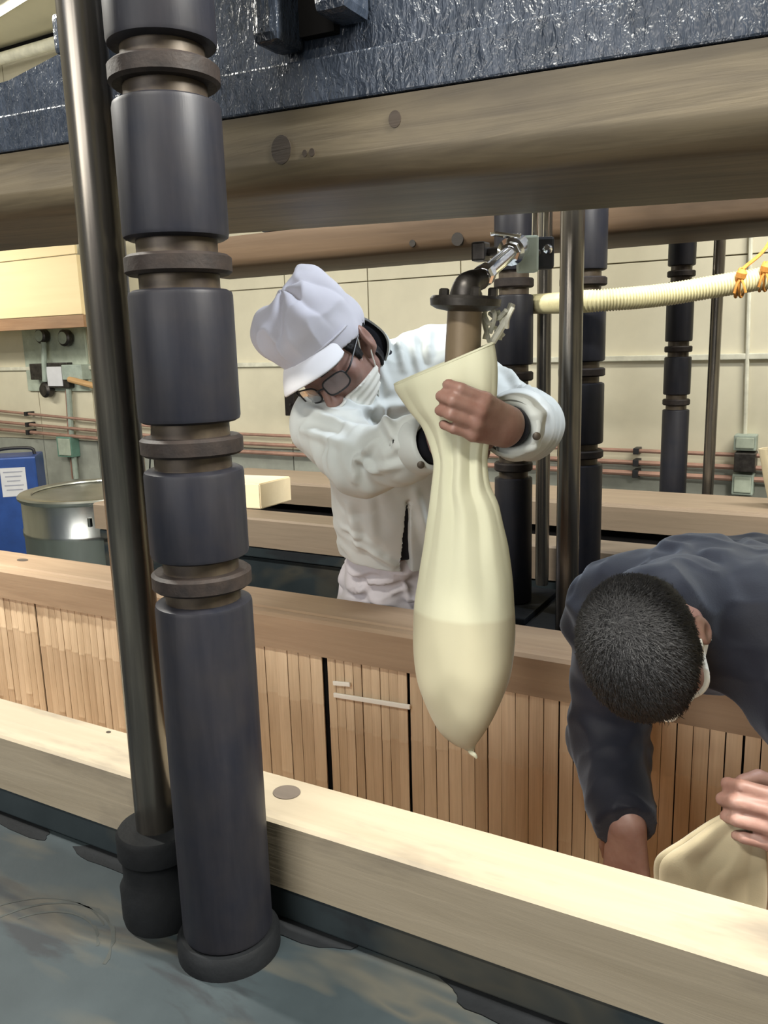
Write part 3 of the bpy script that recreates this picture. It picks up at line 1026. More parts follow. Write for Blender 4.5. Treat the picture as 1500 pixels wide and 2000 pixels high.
# ================================================================== COLUMNS AND GUIDE RODS
def notched_column(x, y, r, zbot, ztop, grooves, label, foot=None, half=0.028):
    t = thing('notched_column', (x, y, zbot), label, 'column', 'notched press columns')
    edges = [zbot + (0.03 if foot else 0.0)]
    for zc in sorted(grooves):
        edges += [zc - half, zc + half]
    edges.append(ztop)
    ch = r * 0.09
    for i in range(0, len(edges), 2):
        a, b_ = edges[i], edges[i + 1]
        part('shaft_block', lathe([(r * 0.9, a), (r - ch * 0.2, a + ch * 0.5), (r, a + ch * 1.3), (r, b_ - ch * 1.3), (r - ch * 0.2, b_ - ch * 0.5), (r * 0.9, b_)], (x, y, 0), n=40), 'column', t)
    for zc in grooves:
        part('neck', lathe([(r * 0.77, zc - half - 0.002), (r * 0.77, zc + half + 0.002)], (x, y, 0), n=32), 'column_neck', t, label='worn brownish neck')
        hc = half * 0.40
        part('collar', lathe([(r * 0.95, zc - hc), (r * 1.02, zc - hc * 0.7), (r * 1.02, zc + hc * 0.7), (r * 0.95, zc + hc)], (x, y, 0), n=36), 'column_rust', t)
    if foot:
        part('foot_plate', lathe([(foot, zbot), (foot, zbot + 0.022), (foot * 0.92, zbot + 0.03)], (x, y, 0), n=40), 'base_dark', t)
    return t


FX, FY = -0.695, 0.765
notched_column(FX, FY, 0.0605, -0.81, 0.9, [0.299, 0.0955, -0.114, -0.281, 0.51], 'big dark notched steel column in the foreground beside a slim rod', 0.070)
notched_column(-0.843, 2.28, 0.0545, -0.77, 1.1, [0.154, -0.103, -0.362, 0.40], 'dark notched column just behind the hanging white bag', None, 0.032)
notched_column(-0.638, 2.25, 0.061, -0.77, 1.1, [0.144, -0.092, -0.313, 0.38], 'dark notched column partly hidden behind a guide rod, left of the hose', None, 0.028)
notched_column(-0.654, 3.78, 0.056, -1.5, 1.4, [0.25, -0.061, -0.286], 'slim looking notched column against the wall, behind the second tub', None, 0.032)
for (x0, x1, y0, y1), lab in (((-0.925, -0.745, 2.12, 2.44), 'dark steel pedestal under the column behind the hanging bag'), ((-0.735, -0.48, 1.84, 2.44), 'dark steel pedestal under the rod and column left of the crouching worker')):
    t = thing('pedestal', ((x0 + x1) / 2, (y0 + y1) / 2, -1.5), lab, 'pedestal', 'steel pedestals in the walkway')
    part('block', box(x0, x1, y0, y1, -1.5, -0.79, 0.006), 'base_dark', t, False)
    part('top_plate', box(x0 + 0.006, x1 - 0.006, y0 + 0.006, y1 - 0.006, -0.79, -0.77, 0.004), 'base_dark', t, False)


def guide_rod(x, y, r, zbot, ztop, label, socket=False):
    t = thing('guide_rod', (x, y, zbot), label, 'rod', 'steel guide rods')
    part('shaft', lathe([(r * 0.9, zbot + (0.02 if socket else 0)), (r, zbot + 0.024), (r, ztop)], (x, y, 0), n=36), 'rod', t)
    if socket:
        s = part('socket', lathe([(0.056, zbot), (0.058, zbot + 0.01), (0.058, zbot + 0.055), (0.052, zbot + 0.065), (0.052, zbot + 0.10), (0.057, zbot + 0.106), (0.057, zbot + 0.136), (0.053, zbot + 0.142), (r + 0.003, zbot + 0.142)], (x, y, 0), n=40), 'base_dark', t)
    return t


guide_rod(-0.826, 0.775, 0.0280, -0.81, 1.0, 'shiny worn steel rod in the foreground left of the big column', True)
guide_rod(-0.58, 1.95, 0.0275, -0.77, 1.1, 'stout steel rod right of the worker in white, before the hose')
guide_rod(-0.812, 2.456, 0.0215, -0.766, 1.1, 'thin dark rod behind the column next to the hanging bag')
guide_rod(-0.505, 3.76, 0.0235, -1.5, 1.4, 'thin dark rod nearest the right edge, against the wall')

# ================================================================== PRESS BEAMS
TILT = 0.033
def tilt(V):
    V = np.array(V, float)
    V[:, 2] -= TILT * (V[:, 0] + 0.65)
    return V


def T(g):
    return tilt(g[0]), g[1]


pbm = thing('press_beam', (-0.65, 1.2, 0.2), 'great near press beam: stained timber slab under a glossy black girder', 'beam')
def slabwarp(V):
    w = vnoise(np.stack([V[:, 0] * 1.3 + 5, V[:, 1] * 0, V[:, 2] * 0], 1)) - 0.5
    V[:, 2] += np.where(V[:, 2] < 0.25, 0.020 * w, 0)
    V[:, 1] += np.where(V[:, 1] < 1.1, 0.012 * (w), 0)
    return tilt(V)
part('timber_slab', prism_x([(1.0, 0.312), (1.0, 0.250), (1.0, 0.243), (1.003, 0.233), (1.010, 0.222), (1.020, 0.214), (1.036, 0.2095), (1.05, 0.209), (1.40, 0.209), (1.40, 0.312)], -2.3, 1.6, 60, slabwarp), 'wood_press', pbm, True, 50)
for (px, py, r) in ((548, 292, 0.0165), (608, 297, 0.0045), (594, 299, 0.004), (770, 232, 0.009)):
    c = P(px, py, 1.0)
    c[1] = 1.0 + 0.012 * (float(vnoise(A(c[0] * 1.3 + 5, 0, 0)[None])[0]) - 0.5) - 0.0008
    part('knot', xform(lathe([(1, 0), (1, 0.02)], (0, 0, 0), (0, 1, 0), 20), np.diag([r, 1, r * 1.15]), c), 'knot', pbm)
part('lower_flange', T(box(-2.25, 1.6, 0.998, 1.42, 0.3135, 0.3705, 0.003)), 'girder', pbm, False)
topl = [(-1.95, 0.372), (1.6, 0.372), (1.6, 0.85), (-0.25, 0.85), (-0.62, 0.60), (-0.98, 0.4826), (-1.27, 0.430), (-1.95, 0.40)]
part('web', T(plate(topl, 1.02, 1.06)), 'girder', pbm, False)
part('rear_web', T(plate(topl, 1.36, 1.40)), 'girder', pbm, False)
part('mid_flange', T(box(-0.60, 1.6, 1.010, 1.02, 0.3705, 0.3735)), 'girder', pbm, False)
for x0, x1, zb_ in ((-0.715, -0.672, 0.384), (-0.618, -0.570, 0.405)):
    part('guide_lug', T(box(x0, x1, 0.955, 1.02, zb_, 0.66, 0.012)), 'girder', pbm, False)
part('lug_slot_shade', T(box(-0.672, -0.618, 1.005, 1.02, 0.40, 0.64)), 'dark_gap', pbm, False)  # near-black sheet painting the shade in the slot between the lugs
part('guide_lug', T(box(-1.055, -1.012, 0.93, 1.02, 0.415, 0.47, 0.008)), 'girder', pbm, False)
part('lug_plate', T(box(-1.03, -0.93, 0.955, 1.02, 0.384, 0.392, 0.002)), 'steel', pbm, False)

pb2 = thing('press_beam', (-0.6, 2.9, 0.3), 'second press beam in the background with a dark burnt timber slab', 'beam')
part('timber_slab', prism_x([(2.70, 0.43), (2.70, 0.345), (2.71, 0.325), (2.73, 0.312), (3.08, 0.305), (3.08, 0.43)], -2.50, 1.6, 40), 'wood_press_second', pb2, True, 50)
part('girder', box(-2.02, 1.6, 2.70, 3.05, 0.432, 1.1, 0.004), 'girder', pb2, False)
for (px, py, r) in ((893, 467, 0.022), (805, 475, 0.012)):
    part('knot', xform(lathe([(1, 0), (1, 0.02)], (0, 0, 0), (0, 1, 0), 16), np.diag([r, 1, r]), P(px, py, 2.6985)), 'knot', pb2)

# ================================================================== HOSE, NOZZLE, SMALL THINGS
hp = [P(1040, 594, 2.375) + A(-0.07, 0.012, 0.0), P(1040, 594, 2.375), P(1090, 592, 2.235), P(1136, 589, 2.135), P(1200, 585, 2.14), P(1295, 576, 2.2), P(1400, 559, 2.25), P(1500, 542, 2.3), P(1600, 522, 2.35), P(1720, 492, 2.4), A(0.75, 2.52, 0.24), A(1.5, 2.62, 0.33), A(2.4, 2.66, 0.36), A(3.98, 2.7, 0.36)]
path = spline(hp[:10], 900) + spline(hp[9:], 160)[1:]
seg = np.concatenate([[0], np.cumsum([np.linalg.norm(path[i + 1] - path[i]) for i in range(len(path) - 1)])])
rr = [0.0268 + 0.0017 * math.sin(2 * PI * s / 0.0072) for s in seg]
hose = thing('suction_hose', hp[3], 'cream ribbed plastic hose running across to the right edge', 'hose')
part('ribbed_tube', tube(path, rr, 14), 'hose', hose, auto=0)
part('end_coupling', tube([hp[0] + A(-0.03, 0.004, 0), hp[0], hp[0] + (hp[1] - hp[0]) * 0.2], 0.031, 16), 'dark_iron', hose)

def rope_tie(px, py, Y, label, up=None):
    t = thing('rope_tie', P(px, py + 20, Y), label, 'rope', 'orange ropes on the hose')
    c = P(px, py, Y)
    for k in range(2):
        q = []
        for i in range(25):
            a = 2 * PI * i / 24
            q.append(c + A(0.010 * (k - 1) + 0.004 * math.sin(a + k), 0.033 * math.cos(a), 0.034 * math.sin(a)))
        part('loop', tube(q, 0.0035, 6), 'orange_rope', t)
    part('knot', lathe([(0.004, -0.012), (0.012, -0.006), (0.013, 0.006), (0.005, 0.014)], c + A(0, -0.034, 0.016), (0.3, -0.2, 1), 10), 'orange_rope', t)
    for s_ in (-1, 1):
        part('loose_end', tube(spline([c + A(0, -0.036, 0.01), c + A(0.008 * s_, -0.042, -0.008), c + A(0.013 * s_, -0.040, -0.026)], 8), 0.003, 6), 'orange_rope', t)
    if up is not None:
        part('hanger', tube(spline([c + A(0, -0.02, 0.03), (c + up) / 2 + A(0.01, 0, -0.01), up], 12), 0.0045, 6), 'orange_rope', t)
rope_tie(1450, 552, 2.275, 'orange rope tied round the hose, with a strand rising to the right', P(1530, 395, 2.45))
rope_tie(1497, 540, 2.30, 'small orange rope loop on the hose at the right edge')

NY = 1.17
nz = thing('filling_nozzle', P(907, 720, NY), 'brown filling spout with a bolted flange and chrome pipe above the bag', 'nozzle')
ntop, nbot = P(908, 600, NY), P(902, 735, NY)
nax = (ntop - nbot) / np.linalg.norm(ntop - nbot)
nl = np.linalg.norm(ntop - nbot)
part('spout', lathe([(0.027, 0), (0.0265, nl * 0.5), (0.0255, nl), (0.0225, nl), (0.0235, 0.0)], nbot, nax, 28, cap=False), 'brown_pipe', nz)
fc = P(909, 592, NY)
part('flange', lathe([(0.026, -0.012), (0.043, -0.009), (0.052, -0.004), (0.053, 0.006), (0.050, 0.010), (0.02, 0.012)], fc, nax, 32), 'dark_iron', nz)
for k in range(5):
    a = 2 * PI * k / 5 + 0.45
    part('bolt', lathe([(0.0075, 0.008), (0.0075, 0.019), (0.005, 0.021)], fc + A(0.040 * math.cos(a), 0.040 * math.sin(a), 0), nax, 6), 'dark_iron', nz, False)
e0, e1, e2 = fc + nax * 0.008, P(914, 556, NY), P(938, 545, 1.20)
part('elbow', tube(spline([e0, e1, e2], 14), [0.024, 0.024, 0.024, 0.023, 0.022, 0.021, 0.020, 0.019, 0.018, 0.0175, 0.017, 0.0165, 0.016, 0.016], 18), 'dark_iron', nz)
c0, c1_ = P(936, 546, 1.20), P(1000, 490, 1.40)
part('chrome_pipe', tube([c0, c1_], 0.0125, 18), 'chrome', nz)
dcp = (c1_ - c0) / np.linalg.norm(c1_ - c0)
for q in (0.03, 0.20):
    part('union_nut', lathe([(0.0135, -0.012), (0.0175, -0.009), (0.0175, 0.009), (0.0135, 0.012)], c0 + dcp * q, dcp, 8), 'chrome', nz, False)
part('valve_body', lathe([(0.016, -0.03), (0.024, -0.02), (0.024, 0.02), (0.016, 0.03)], P(1003, 487, 1.42), dcp, 16), 'chrome', nz)
part('valve_stem', tube([P(1000, 487, 1.415), P(990, 464, 1.41)], 0.006, 8), 'dark_iron', nz)
la, lb_ = P(962, 456, 1.38), P(1012, 463, 1.42)
d_, s_, u_ = frame(lb_ - la)
part('lever', obox((la + lb_) / 2, d_, s_, u_, np.linalg.norm(lb_ - la), 0.018, 0.006, 0.002), 'chrome', nz, False)
part('valve_block', obox(P(939, 492, 1.46), A(1, 0, 0), A(0, 1, 0), A(0, 0, 1), 0.026, 0.03, 0.034, 0.004), 'dark_iron', nz, False)
part('bracket', obox(P(1030, 497, 1.47), A(0.88, 0.47, 0), A(-0.47, 0.88, 0), A(0, 0, 1), 0.036, 0.03, 0.062, 0.004), 'green_plate', nz, False)
part('pump_head', obox(P(1062, 495, 1.52), A(0.88, 0.47, 0), A(-0.47, 0.88, 0), A(0, 0, 1), 0.034, 0.03, 0.056, 0.005), 'black_plastic', nz, False)
part('bleed_cap', lathe([(0.008, 0), (0.009, 0.006), (0.005, 0.014)], P(1070, 488, 1.49), (0.2, -1, 0.2), 12), 'chrome', nz)
for px in (1044, 1066):
    part('supply_pipe', tube([P(px, 478, 1.53), P(px + 2, 400, 1.53), P(px + 2, 250, 1.53)], 0.0055, 8), 'chrome', nz)
part('cross_arm', tube([P(939, 492, 1.47), P(1003, 490, 1.45), P(1062, 495, 1.52)], 0.008, 10), 'dark_iron', nz)

tc_ = thing('tie_cord', P(968, 665, 1.22), 'tangle of pale twisted cords hanging at the spout', 'cord')
anchors = [((944, 596), (950, 640), (946, 662)), ((952, 600), (944, 622), (956, 668)), ((960, 602), (966, 618), (958, 650)), ((972, 606), (980, 632), (976, 664)),
           ((1000, 594), (985, 630), (962, 668)), ((1002, 600), (992, 622), (990, 640)), ((950, 650), (966, 640), (984, 656)), ((956, 612), (972, 622), (988, 606)), ((948, 620), (956, 632), (968, 622))]
for k, q in enumerate(anchors):
    pts = [P(x, y, 1.215 + 0.012 * math.sin(k * 2.1 + i)) for i, (x, y) in enumerate(q)]
    part('strand', tube(spline(pts, 14), 0.0035 if k != 4 else 0.0055, 7), 'cord', tc_)

# ================================================================== PEOPLE
def unit(v):
    v = np.asarray(v, float)
    return v / np.linalg.norm(v)


def cam_basis(Fc, Uc):
    """Head axes (right, face, up) in scene space from face and crown directions given in camera axes."""
    F = ROT @ unit(Fc); U = ROT @ unit(Uc)
    U = unit(U - F * (U @ F))
    return np.stack([np.cross(F, U), F, U])         # rows


def head_field(neck_local, ears=True, out=0.0, h=0.003, lo=(-0.13, -0.16, -0.19), hi=(0.13, 0.15, 0.16)):
    f = Field(lo, hi, h)
    f.ell((0, -0.014, 0.040), (0.077, 0.098, 0.088), k=0)
    f.ell((0, 0.028, -0.018), (0.063, 0.064, 0.088), k=0.03)
    for s in (-1, 1):
        f.cone((0.055 * s, -0.002, -0.050), (0.016 * s, 0.070, -0.092), 0.019, 0.017, 0.03)
        f.ell((0.046 * s, 0.058, -0.012), (0.022, 0.022, 0.02), k=0.02)
    f.ell((0, 0.078, -0.090), (0.022, 0.018, 0.018), k=0.02)
    f.cone((-0.036, 0.080, 0.030), (0.036, 0.080, 0.030), 0.012, 0.012, 0.015)
    for s in (-1, 1):
        f.ell((0.033 * s, 0.103, 0.008), (0.019, 0.015, 0.013), k=0.012, op='sub')
        f.ell((0.032 * s, 0.079, 0.008), (0.014, 0.012, 0.0125), k=0.006)            # closed, downcast lids
    f.cone((0, 0.089, 0.016), (0, 0.113, -0.030), 0.0085, 0.0125, 0.014)
    for s in (-1, 1):
        f.ell((0.013 * s, 0.100, -0.034), (0.008, 0.011, 0.008), k=0.008)
    f.cone((-0.018, 0.090, -0.058), (0.018, 0.090, -0.058), 0.0065, 0.0065, 0.008)
    f.cone((-0.016, 0.088, -0.068), (0.016, 0.088, -0.068), 0.0075, 0.0075, 0.008)
    if ears:
        for s in (-1, 1):
            B = np.array([[math.cos(0.35), -s * math.sin(0.35), 0], [s * math.sin(0.35), math.cos(0.35), 0], [0, 0, 1]])
            f.ell(((0.084 + out) * s, -0.016, 0.002), (0.009 + out * 0.5, 0.021, 0.033), B, 0.006)
            f.ell((0.078 * s, -0.006, -0.022), (0.008, 0.012, 0.014), B, 0.006)
            f.ell(((0.095 + out * 1.6) * s, -0.011, 0.004), (0.007, 0.011, 0.020), B, 0.004, 'sub')
    f.cone((0, -0.028, -0.045), neck_local, 0.057, 0.060, 0.03)
    return f


def hand_prims(curl, thumb, s=1.06, spread=0.0):
    """Round cones of a hand; x towards the thumb, y along the fingers, z out of the back of the hand.
    curl: per finger (mcp, pip, dip) degrees; thumb: the three thumb points after its root."""
    out = []
    kn = [A(0.030, 0.094, 0.000), A(0.0095, 0.099, 0.003), A(-0.0115, 0.094, 0.001), A(-0.031, 0.084, -0.004)]
    wr = [A(0.017, 0.0, 0), A(0.006, 0.0, 0.002), A(-0.006, 0.0, 0.002), A(-0.017, 0.0, 0)]
    ln = [(0.046, 0.027, 0.022), (0.050, 0.031, 0.023), (0.046, 0.029, 0.023), (0.036, 0.022, 0.020)]
    rd = [0.0098, 0.0100, 0.0095, 0.0083]
    for i in range(4):
        out.append((wr[i], kn[i], 0.0175, 0.0118, 0.012, 0))
        p = kn[i]; ang = 0.0
        for j in range(3):
            ang += math.radians(curl[i][j])
            sx = spread * (1.5 - i)
            d = unit(A(math.sin(sx) * math.cos(ang), math.cos(ang), -math.sin(ang)))
            q = p + d * ln[i][j]
            out.append((p, q, rd[i] * (1.08 - 0.09 * j), rd[i] * (1.0 - 0.09 * j), 0.0035, 1 + i))
            p = q
    root = A(0.017, 0.016, -0.008)
    pts = [root] + [A(*t) for t in thumb]
    for j, r in enumerate(((0.0175, 0.0135), (0.0125, 0.0112), (0.0112, 0.0088))):
        out.append((pts[j], pts[j + 1], r[0], r[1], 0.007, 5))
    out.append((A(0, -0.012, -0.001), A(0, 0.006, 0), 0.026, 0.0235, 0.02, 0))
    return [(a * s, b_ * s, ra * s, rb * s, k, g) for a, b_, ra, rb, k, g in out]


def hand_mesh(origin, xd, yd, curl, thumb, s=1.06, h=0.0024, spread=0.0):
    y = unit(yd); x = unit(np.asarray(xd) - y * (np.asarray(xd) @ y)); z = np.cross(x, y)
    return hand_from(np.stack([x, y, z]), origin, curl, thumb, s, h, spread)


def hand_from(B, origin, curl, thumb, s, h, spread):
    pr = hand_prims(curl, thumb, s, spread)
    pts = np.array([q for p in pr for q in (p[0], p[1])])
    lo, hi = pts.min(0) - 0.04, pts.max(0) + 0.04
    tot = None
    for g in range(6):                                   # digits are kept apart: each is blended with the palm only
        f = Field(lo, hi, h)
        for a, b_, ra, rb, k, gg in pr:
            if gg == g:
                flat = (A(0, 0, 1), 0.80) if (g == 0 and a[1] < 0) else (None, 1)
                f.cone(a, b_, ra, rb, k if g == 0 else 0.003, flat=flat[0], squash=flat[1])
        if tot is None:
            tot = f
        else:
            kk = 0.006
            hh = np.maximum(kk - np.abs(tot.f - f.f), 0) / kk
            base_ = np.minimum(tot.f, f.f)
            if g == 1:
                acc = f.f.copy(); palm = tot.f.copy()
                tot.f = base_ - hh * hh * kk * 0.25
            else:
                hp_ = np.maximum(kk - np.abs(palm - f.f), 0) / kk
                blend = np.minimum(palm, f.f) - hp_ * hp_ * kk * 0.25
                tot.f = np.minimum(tot.f, blend)
    V, F = tot.mesh()
    V = relax(V, F, 1, 0.4)
    return V @ B + np.asarray(origin), F


def pts_to(B, c, V):
    return np.asarray(V) @ B + np.asarray(c)


def fold_disp(V, N, folds, base_amp=0.004, f0=9.0, seed=0.0, stretch=None):
    """Cloth folds: soft ridges everywhere plus gathered rings round the joints."""
    Q = V.copy()
    if stretch is not None:
        ax, k = stretch
        Q = Q + np.outer(Q @ ax, ax) * (k - 1)
    w = vnoise(Q * f0 + seed) * 2 - 1
    w2 = vnoise(Q * f0 * 2.3 + seed + 11) * 2 - 1
    d = 2.0 * base_amp * ((1 - np.abs(w)) ** 3 - 0.30) + 0.9 * base_amp * ((1 - np.abs(w2)) ** 3 - 0.30)
    for c, ax, rad, fr, amp in folds:
        r = V - c
        t = r @ unit(ax)
        wq = vnoise(V * 16 + seed + 5)
        d += amp * np.exp(-(r ** 2).sum(1) / rad ** 2) * np.sin(2 * PI * (t * fr + 1.2 * wq))
    return V + N * d[:, None]


# ---------------------------------------------------------------- worker in white
p1 = thing('person', (-1.03, 1.95, -1.5), 'worker in white cap, mask and pale jacket bending over the tub to hold the bag', 'person')
head1 = A(-0.948, 1.498, -0.028)
B1 = cam_basis((-0.18, -0.76, 0.60), (-0.607, 0.565, 0.533))
neck1 = P(730, 706, 1.615)
chest1 = P(778, 860, 1.71)
pelvis1 = A(-1.005, 1.93, -0.60)
Lsh, Lel, Lwr = P(862, 708, 1.72), P(1030, 828, 1.53), P(990, 834, 1.205)
Lkn = P(930, 812, 1.118)
Rsh, Rel, Rwr = P(641, 832, 1.49), P(712, 903, 1.34), P(858, 862, 1.262)
hipL, hipR = pelvis1 + A(0.075, 0.05, -0.03), pelvis1 + A(-0.085, -0.03, -0.03)
kneL, kneR = A(-0.945, 1.93, -1.02), A(-1.16, 1.88, -1.02)
ankL, ankR = A(-0.95, 2.05, -1.43), A(-1.18, 2.0, -1.43)
tax = unit(neck1 - pelvis1)                    # along the trunk
lat = unit(Lsh - Rsh)
lat = unit(lat - tax * (lat @ tax))
dep = np.cross(lat, tax)                       # back to front or the reverse: used as an axis only

nl1 = B1 @ (neck1 + tax * -0.01 - head1)
hf1 = head_field(nl1 if np.linalg.norm(nl1) < 0.16 else nl1 * 0.16 / np.linalg.norm(nl1))
V, F = hf1.mesh()
isl = [(pts_to(B1, head1, V), F)]
# left hand: the back faces us, fingers run to the left round the neck of the bag
yL = unit(Lkn - Lwr)
toward = -unit(Lkn)
xL = np.cross(yL, toward); xL = unit(xL)
if xL[2] < 0:
    xL = -xL
zL = np.cross(xL, yL)
B_L = np.stack([xL, yL, zL])
if zL @ toward < 0:                            # mirror hand: keep the back towards the lens
    B_L = np.stack([xL, yL, -zL])
flipL = np.linalg.det(B_L) < 0
cL = [(34, 62, 40), (38, 66, 42), (38, 66, 42), (34, 62, 40)]
Vh, Fh = hand_from(B_L, Lwr, cL, [(0.026, 0.042, -0.036), (0.020, 0.068, -0.056), (0.012, 0.090, -0.066)], 0.90, 0.0022, 0.03)
isl.append((Vh, Fh[:, ::-1] if flipL else Fh))
# right hand: behind the bag, palm towards it
yR = unit(P(930, 850, 1.255) - Rwr)
zR = unit(A(0.1, 1, 0.1) - yR * (A(0.1, 1, 0.1) @ yR))
xR = A(0, 0, 1) - yR * yR[2]; xR = unit(xR - zR * (xR @ zR))
B_R = np.stack([xR, yR, zR]); flipR = np.linalg.det(B_R) < 0
Vh, Fh = hand_from(B_R, Rwr + A(0, 0.0, 0), [(60, 70, 40)] * 4, [(0.045, 0.045, -0.02), (0.05, 0.075, -0.035), (0.04, 0.090, -0.055)], 0.95, 0.0026, 0.03)
isl.append((Vh, Fh[:, ::-1] if flipR else Fh))
tr = Field((-1.35, 1.1, -1.5), (-0.35, 2.25, 0.1), 0.008)
def trunk(f, g, arms=True):
    """Trunk, arms and legs grown by g."""
    f.cone(pelvis1, pelvis1 + (chest1 - pelvis1) * 0.5, 0.155 + g, 0.145 + g, 0, flat=dep, squash=0.70)
    f.cone(pelvis1 + (chest1 - pelvis1) * 0.4, chest1 + tax * 0.05, 0.145 + g, 0.155 + g, 0.06, flat=dep, squash=0.70)
    f.cone(Rsh * 0.75 + neck1 * 0.25 - tax * 0.03, Lsh * 0.75 + neck1 * 0.25 - tax * 0.03, 0.062 + g, 0.062 + g, 0.06)
    if arms:
        for s_, e, w_ in ((Lsh, Lel, Lwr), (Rsh, Rel, Rwr)):
            f.cone(s_, e, 0.052 + g, 0.042 + g, 0.05)
            f.cone(e, w_, 0.043 + g, 0.029 + g, 0.02)
trunk(tr, -0.010)
tr.cone(neck1, head1 + B1.T @ A(0, -0.03, -0.05), 0.050, 0.052, 0.02)
for h_, k_, a_ in ((hipL, kneL, ankL), (hipR, kneR, ankR)):
    tr.cone(h_, k_, 0.085, 0.058, 0.05)
    tr.cone(k_, a_, 0.056, 0.036, 0.03)
    tr.cone(a_ + A(0, 0.03, -0.03), a_ + A(0.0, -0.17, -0.045), 0.036, 0.026, 0.03)
V, F = tr.mesh()
isl.append((V, F))
Vb, Fb = join(*[(v, f.tolist()) for v, f in isl])
Vb, Fb = voxel_union(Vb, Fb, 0.0034)
body1 = part('body', (Vb, Fb), 'skin', p1, auto=0)


def shell(f, amount, keep, B, c, name, mat, parent, disp=None, rel=1):
    """Layer of thickness `amount` over the field f where keep < 0 (both in local axes)."""
    g = Field.__new__(Field)
    g.h, g.lo, g.n = f.h, f.lo, f.n
    g.f = np.maximum(f.f - amount, keep).astype(np.float32)
    V, F = g.mesh()
    V = relax(V, F, rel, 0.4)
    if disp is not None:
        V = V + normals(V, F) * disp(V)[:, None]
    return part(name, (pts_to(B, c, V), F), mat, parent, auto=0)


hf1b = head_field(nl1 if np.linalg.norm(nl1) < 0.16 else nl1 * 0.16 / np.linalg.norm(nl1), False)
X, Y, Z = hf1.points()
# short black hair under the cap: nape and sideburns
keep = np.maximum.reduce([Z - 0.07, Y - 0.035 - 0.25 * np.maximum(Z, -0.2), -0.075 - Z, np.where(Y > -0.012, -0.012 - Z, -1.0)])
ear_hole = 0.030 - np.sqrt((np.abs(X) - 0.085) ** 2 + (Y + 0.012) ** 2 + (Z + 0.002) ** 2 * 0.7)
keep = np.maximum(keep, ear_hole)
shell(hf1b, 0.006, keep, B1, head1, 'hair', 'hair', p1, lambda V: 0.0015 * (vnoise(V * 260) - 0.5))
# face mask: nose left free, chin wrapped
keep = np.maximum.reduce([Z + 0.040 - 0.10 * (Y - 0.1), -0.112 - Z, 0.020 - Y - 0.35 * (Z + 0.07)])
mask1 = shell(hf1, 0.0055, keep, B1, head1, 'mask', 'mask', p1, lambda V: 0.0012 * np.sin(V[:, 2] * 420))
for s in (-1, 1):
    for zz, z2 in ((-0.047, 0.030), (-0.098, -0.026)):
        q = [A(0.052 * s, 0.048, zz), A(0.068 * s, 0.022, (zz + z2) / 2 - 0.004), A(0.083 * s, 0.004, z2 * 0.8), A(0.0855 * s, -0.010, z2 + 0.004), A(0.082 * s, -0.028, (z2 * 0.6)), A(0.079 * s, -0.032, 0.0)]
        part('ear_loop', tube(pts_to(B1, head1, spline(q, 20)), 0.0016, 6), 'mask', mask1)
# red ear shell on the lit side
part('ear', (lambda g: (pts_to(B1, head1, g[0]), g[1]))(xform(lathe([(0.004, -0.002), (0.0115, 0.0), (0.0125, 0.003), (0.006, 0.0045)], (0, 0, 0), (-1, 0, 0), 16), np.diag([1, 0.9, 1.75]), (-0.083, -0.013, 0.002))), 'skin_red', p1, label='reddened ear')
# glasses
gl = None
def lens_loop(s):
    q = []
    for a in np.linspace(0, 2 * PI, 33):
        ca, sa = math.cos(a), math.sin(a)
        x = 0.027 * math.copysign(abs(ca) ** 0.6, ca); z = 0.0185 * math.copysign(abs(sa) ** 0.6, sa)
        q.append(A(0.036 * s + x, 0.108 - 0.30 * (abs(0.036 * s + x) ** 2) / 0.07 - 0.10 * z, 0.004 + z))
    return q
gr = part('glasses_frame', join(*[tube(pts_to(B1, head1, lens_loop(s)), 0.0018, 7, False) for s in (-1, 1)],
                                tube(pts_to(B1, head1, spline([A(-0.010, 0.108, 0.010), A(0, 0.1125, 0.013), A(0.010, 0.108, 0.010)], 8)), 0.0018, 7)), 'black_plastic', p1, auto=0)
for s in (-1, 1):
    L_ = lens_loop(s)[:-1]
    c_ = sum(L_) / len(L_)
    Vl = [c_ + A(0, 0.0012, 0)] + L_ + [c_ - A(0, 0.0012, 0)]
    n_ = len(L_)
    Fl = [(0, 1 + i, 1 + (i + 1) % n_) for i in range(n_)] + [(n_ + 1, 1 + (i + 1) % n_, 1 + i) for i in range(n_)]
    part('lens', (pts_to(B1, head1, Vl), Fl), 'glass', gr)
    part('temple', tube(pts_to(B1, head1, spline([A(0.064 * s, 0.091, 0.010), A(0.076 * s, 0.075, 0.014), A(0.083 * s, 0.01, 0.022), A(0.082 * s, -0.022, 0.018), A(0.078 * s, -0.040, -0.004)], 18)), 0.0019, 7), 'black_plastic', gr)
    part('eyebrow', tube(pts_to(B1, head1, spline([A(0.014 * s, 0.094, 0.029), A(0.034 * s, 0.091, 0.033), A(0.054 * s, 0.074, 0.028)], 9)), [0.002, 0.003, 0.0034, 0.0036, 0.0036, 0.0034, 0.003, 0.0025, 0.0015], 7), 'hair', p1)

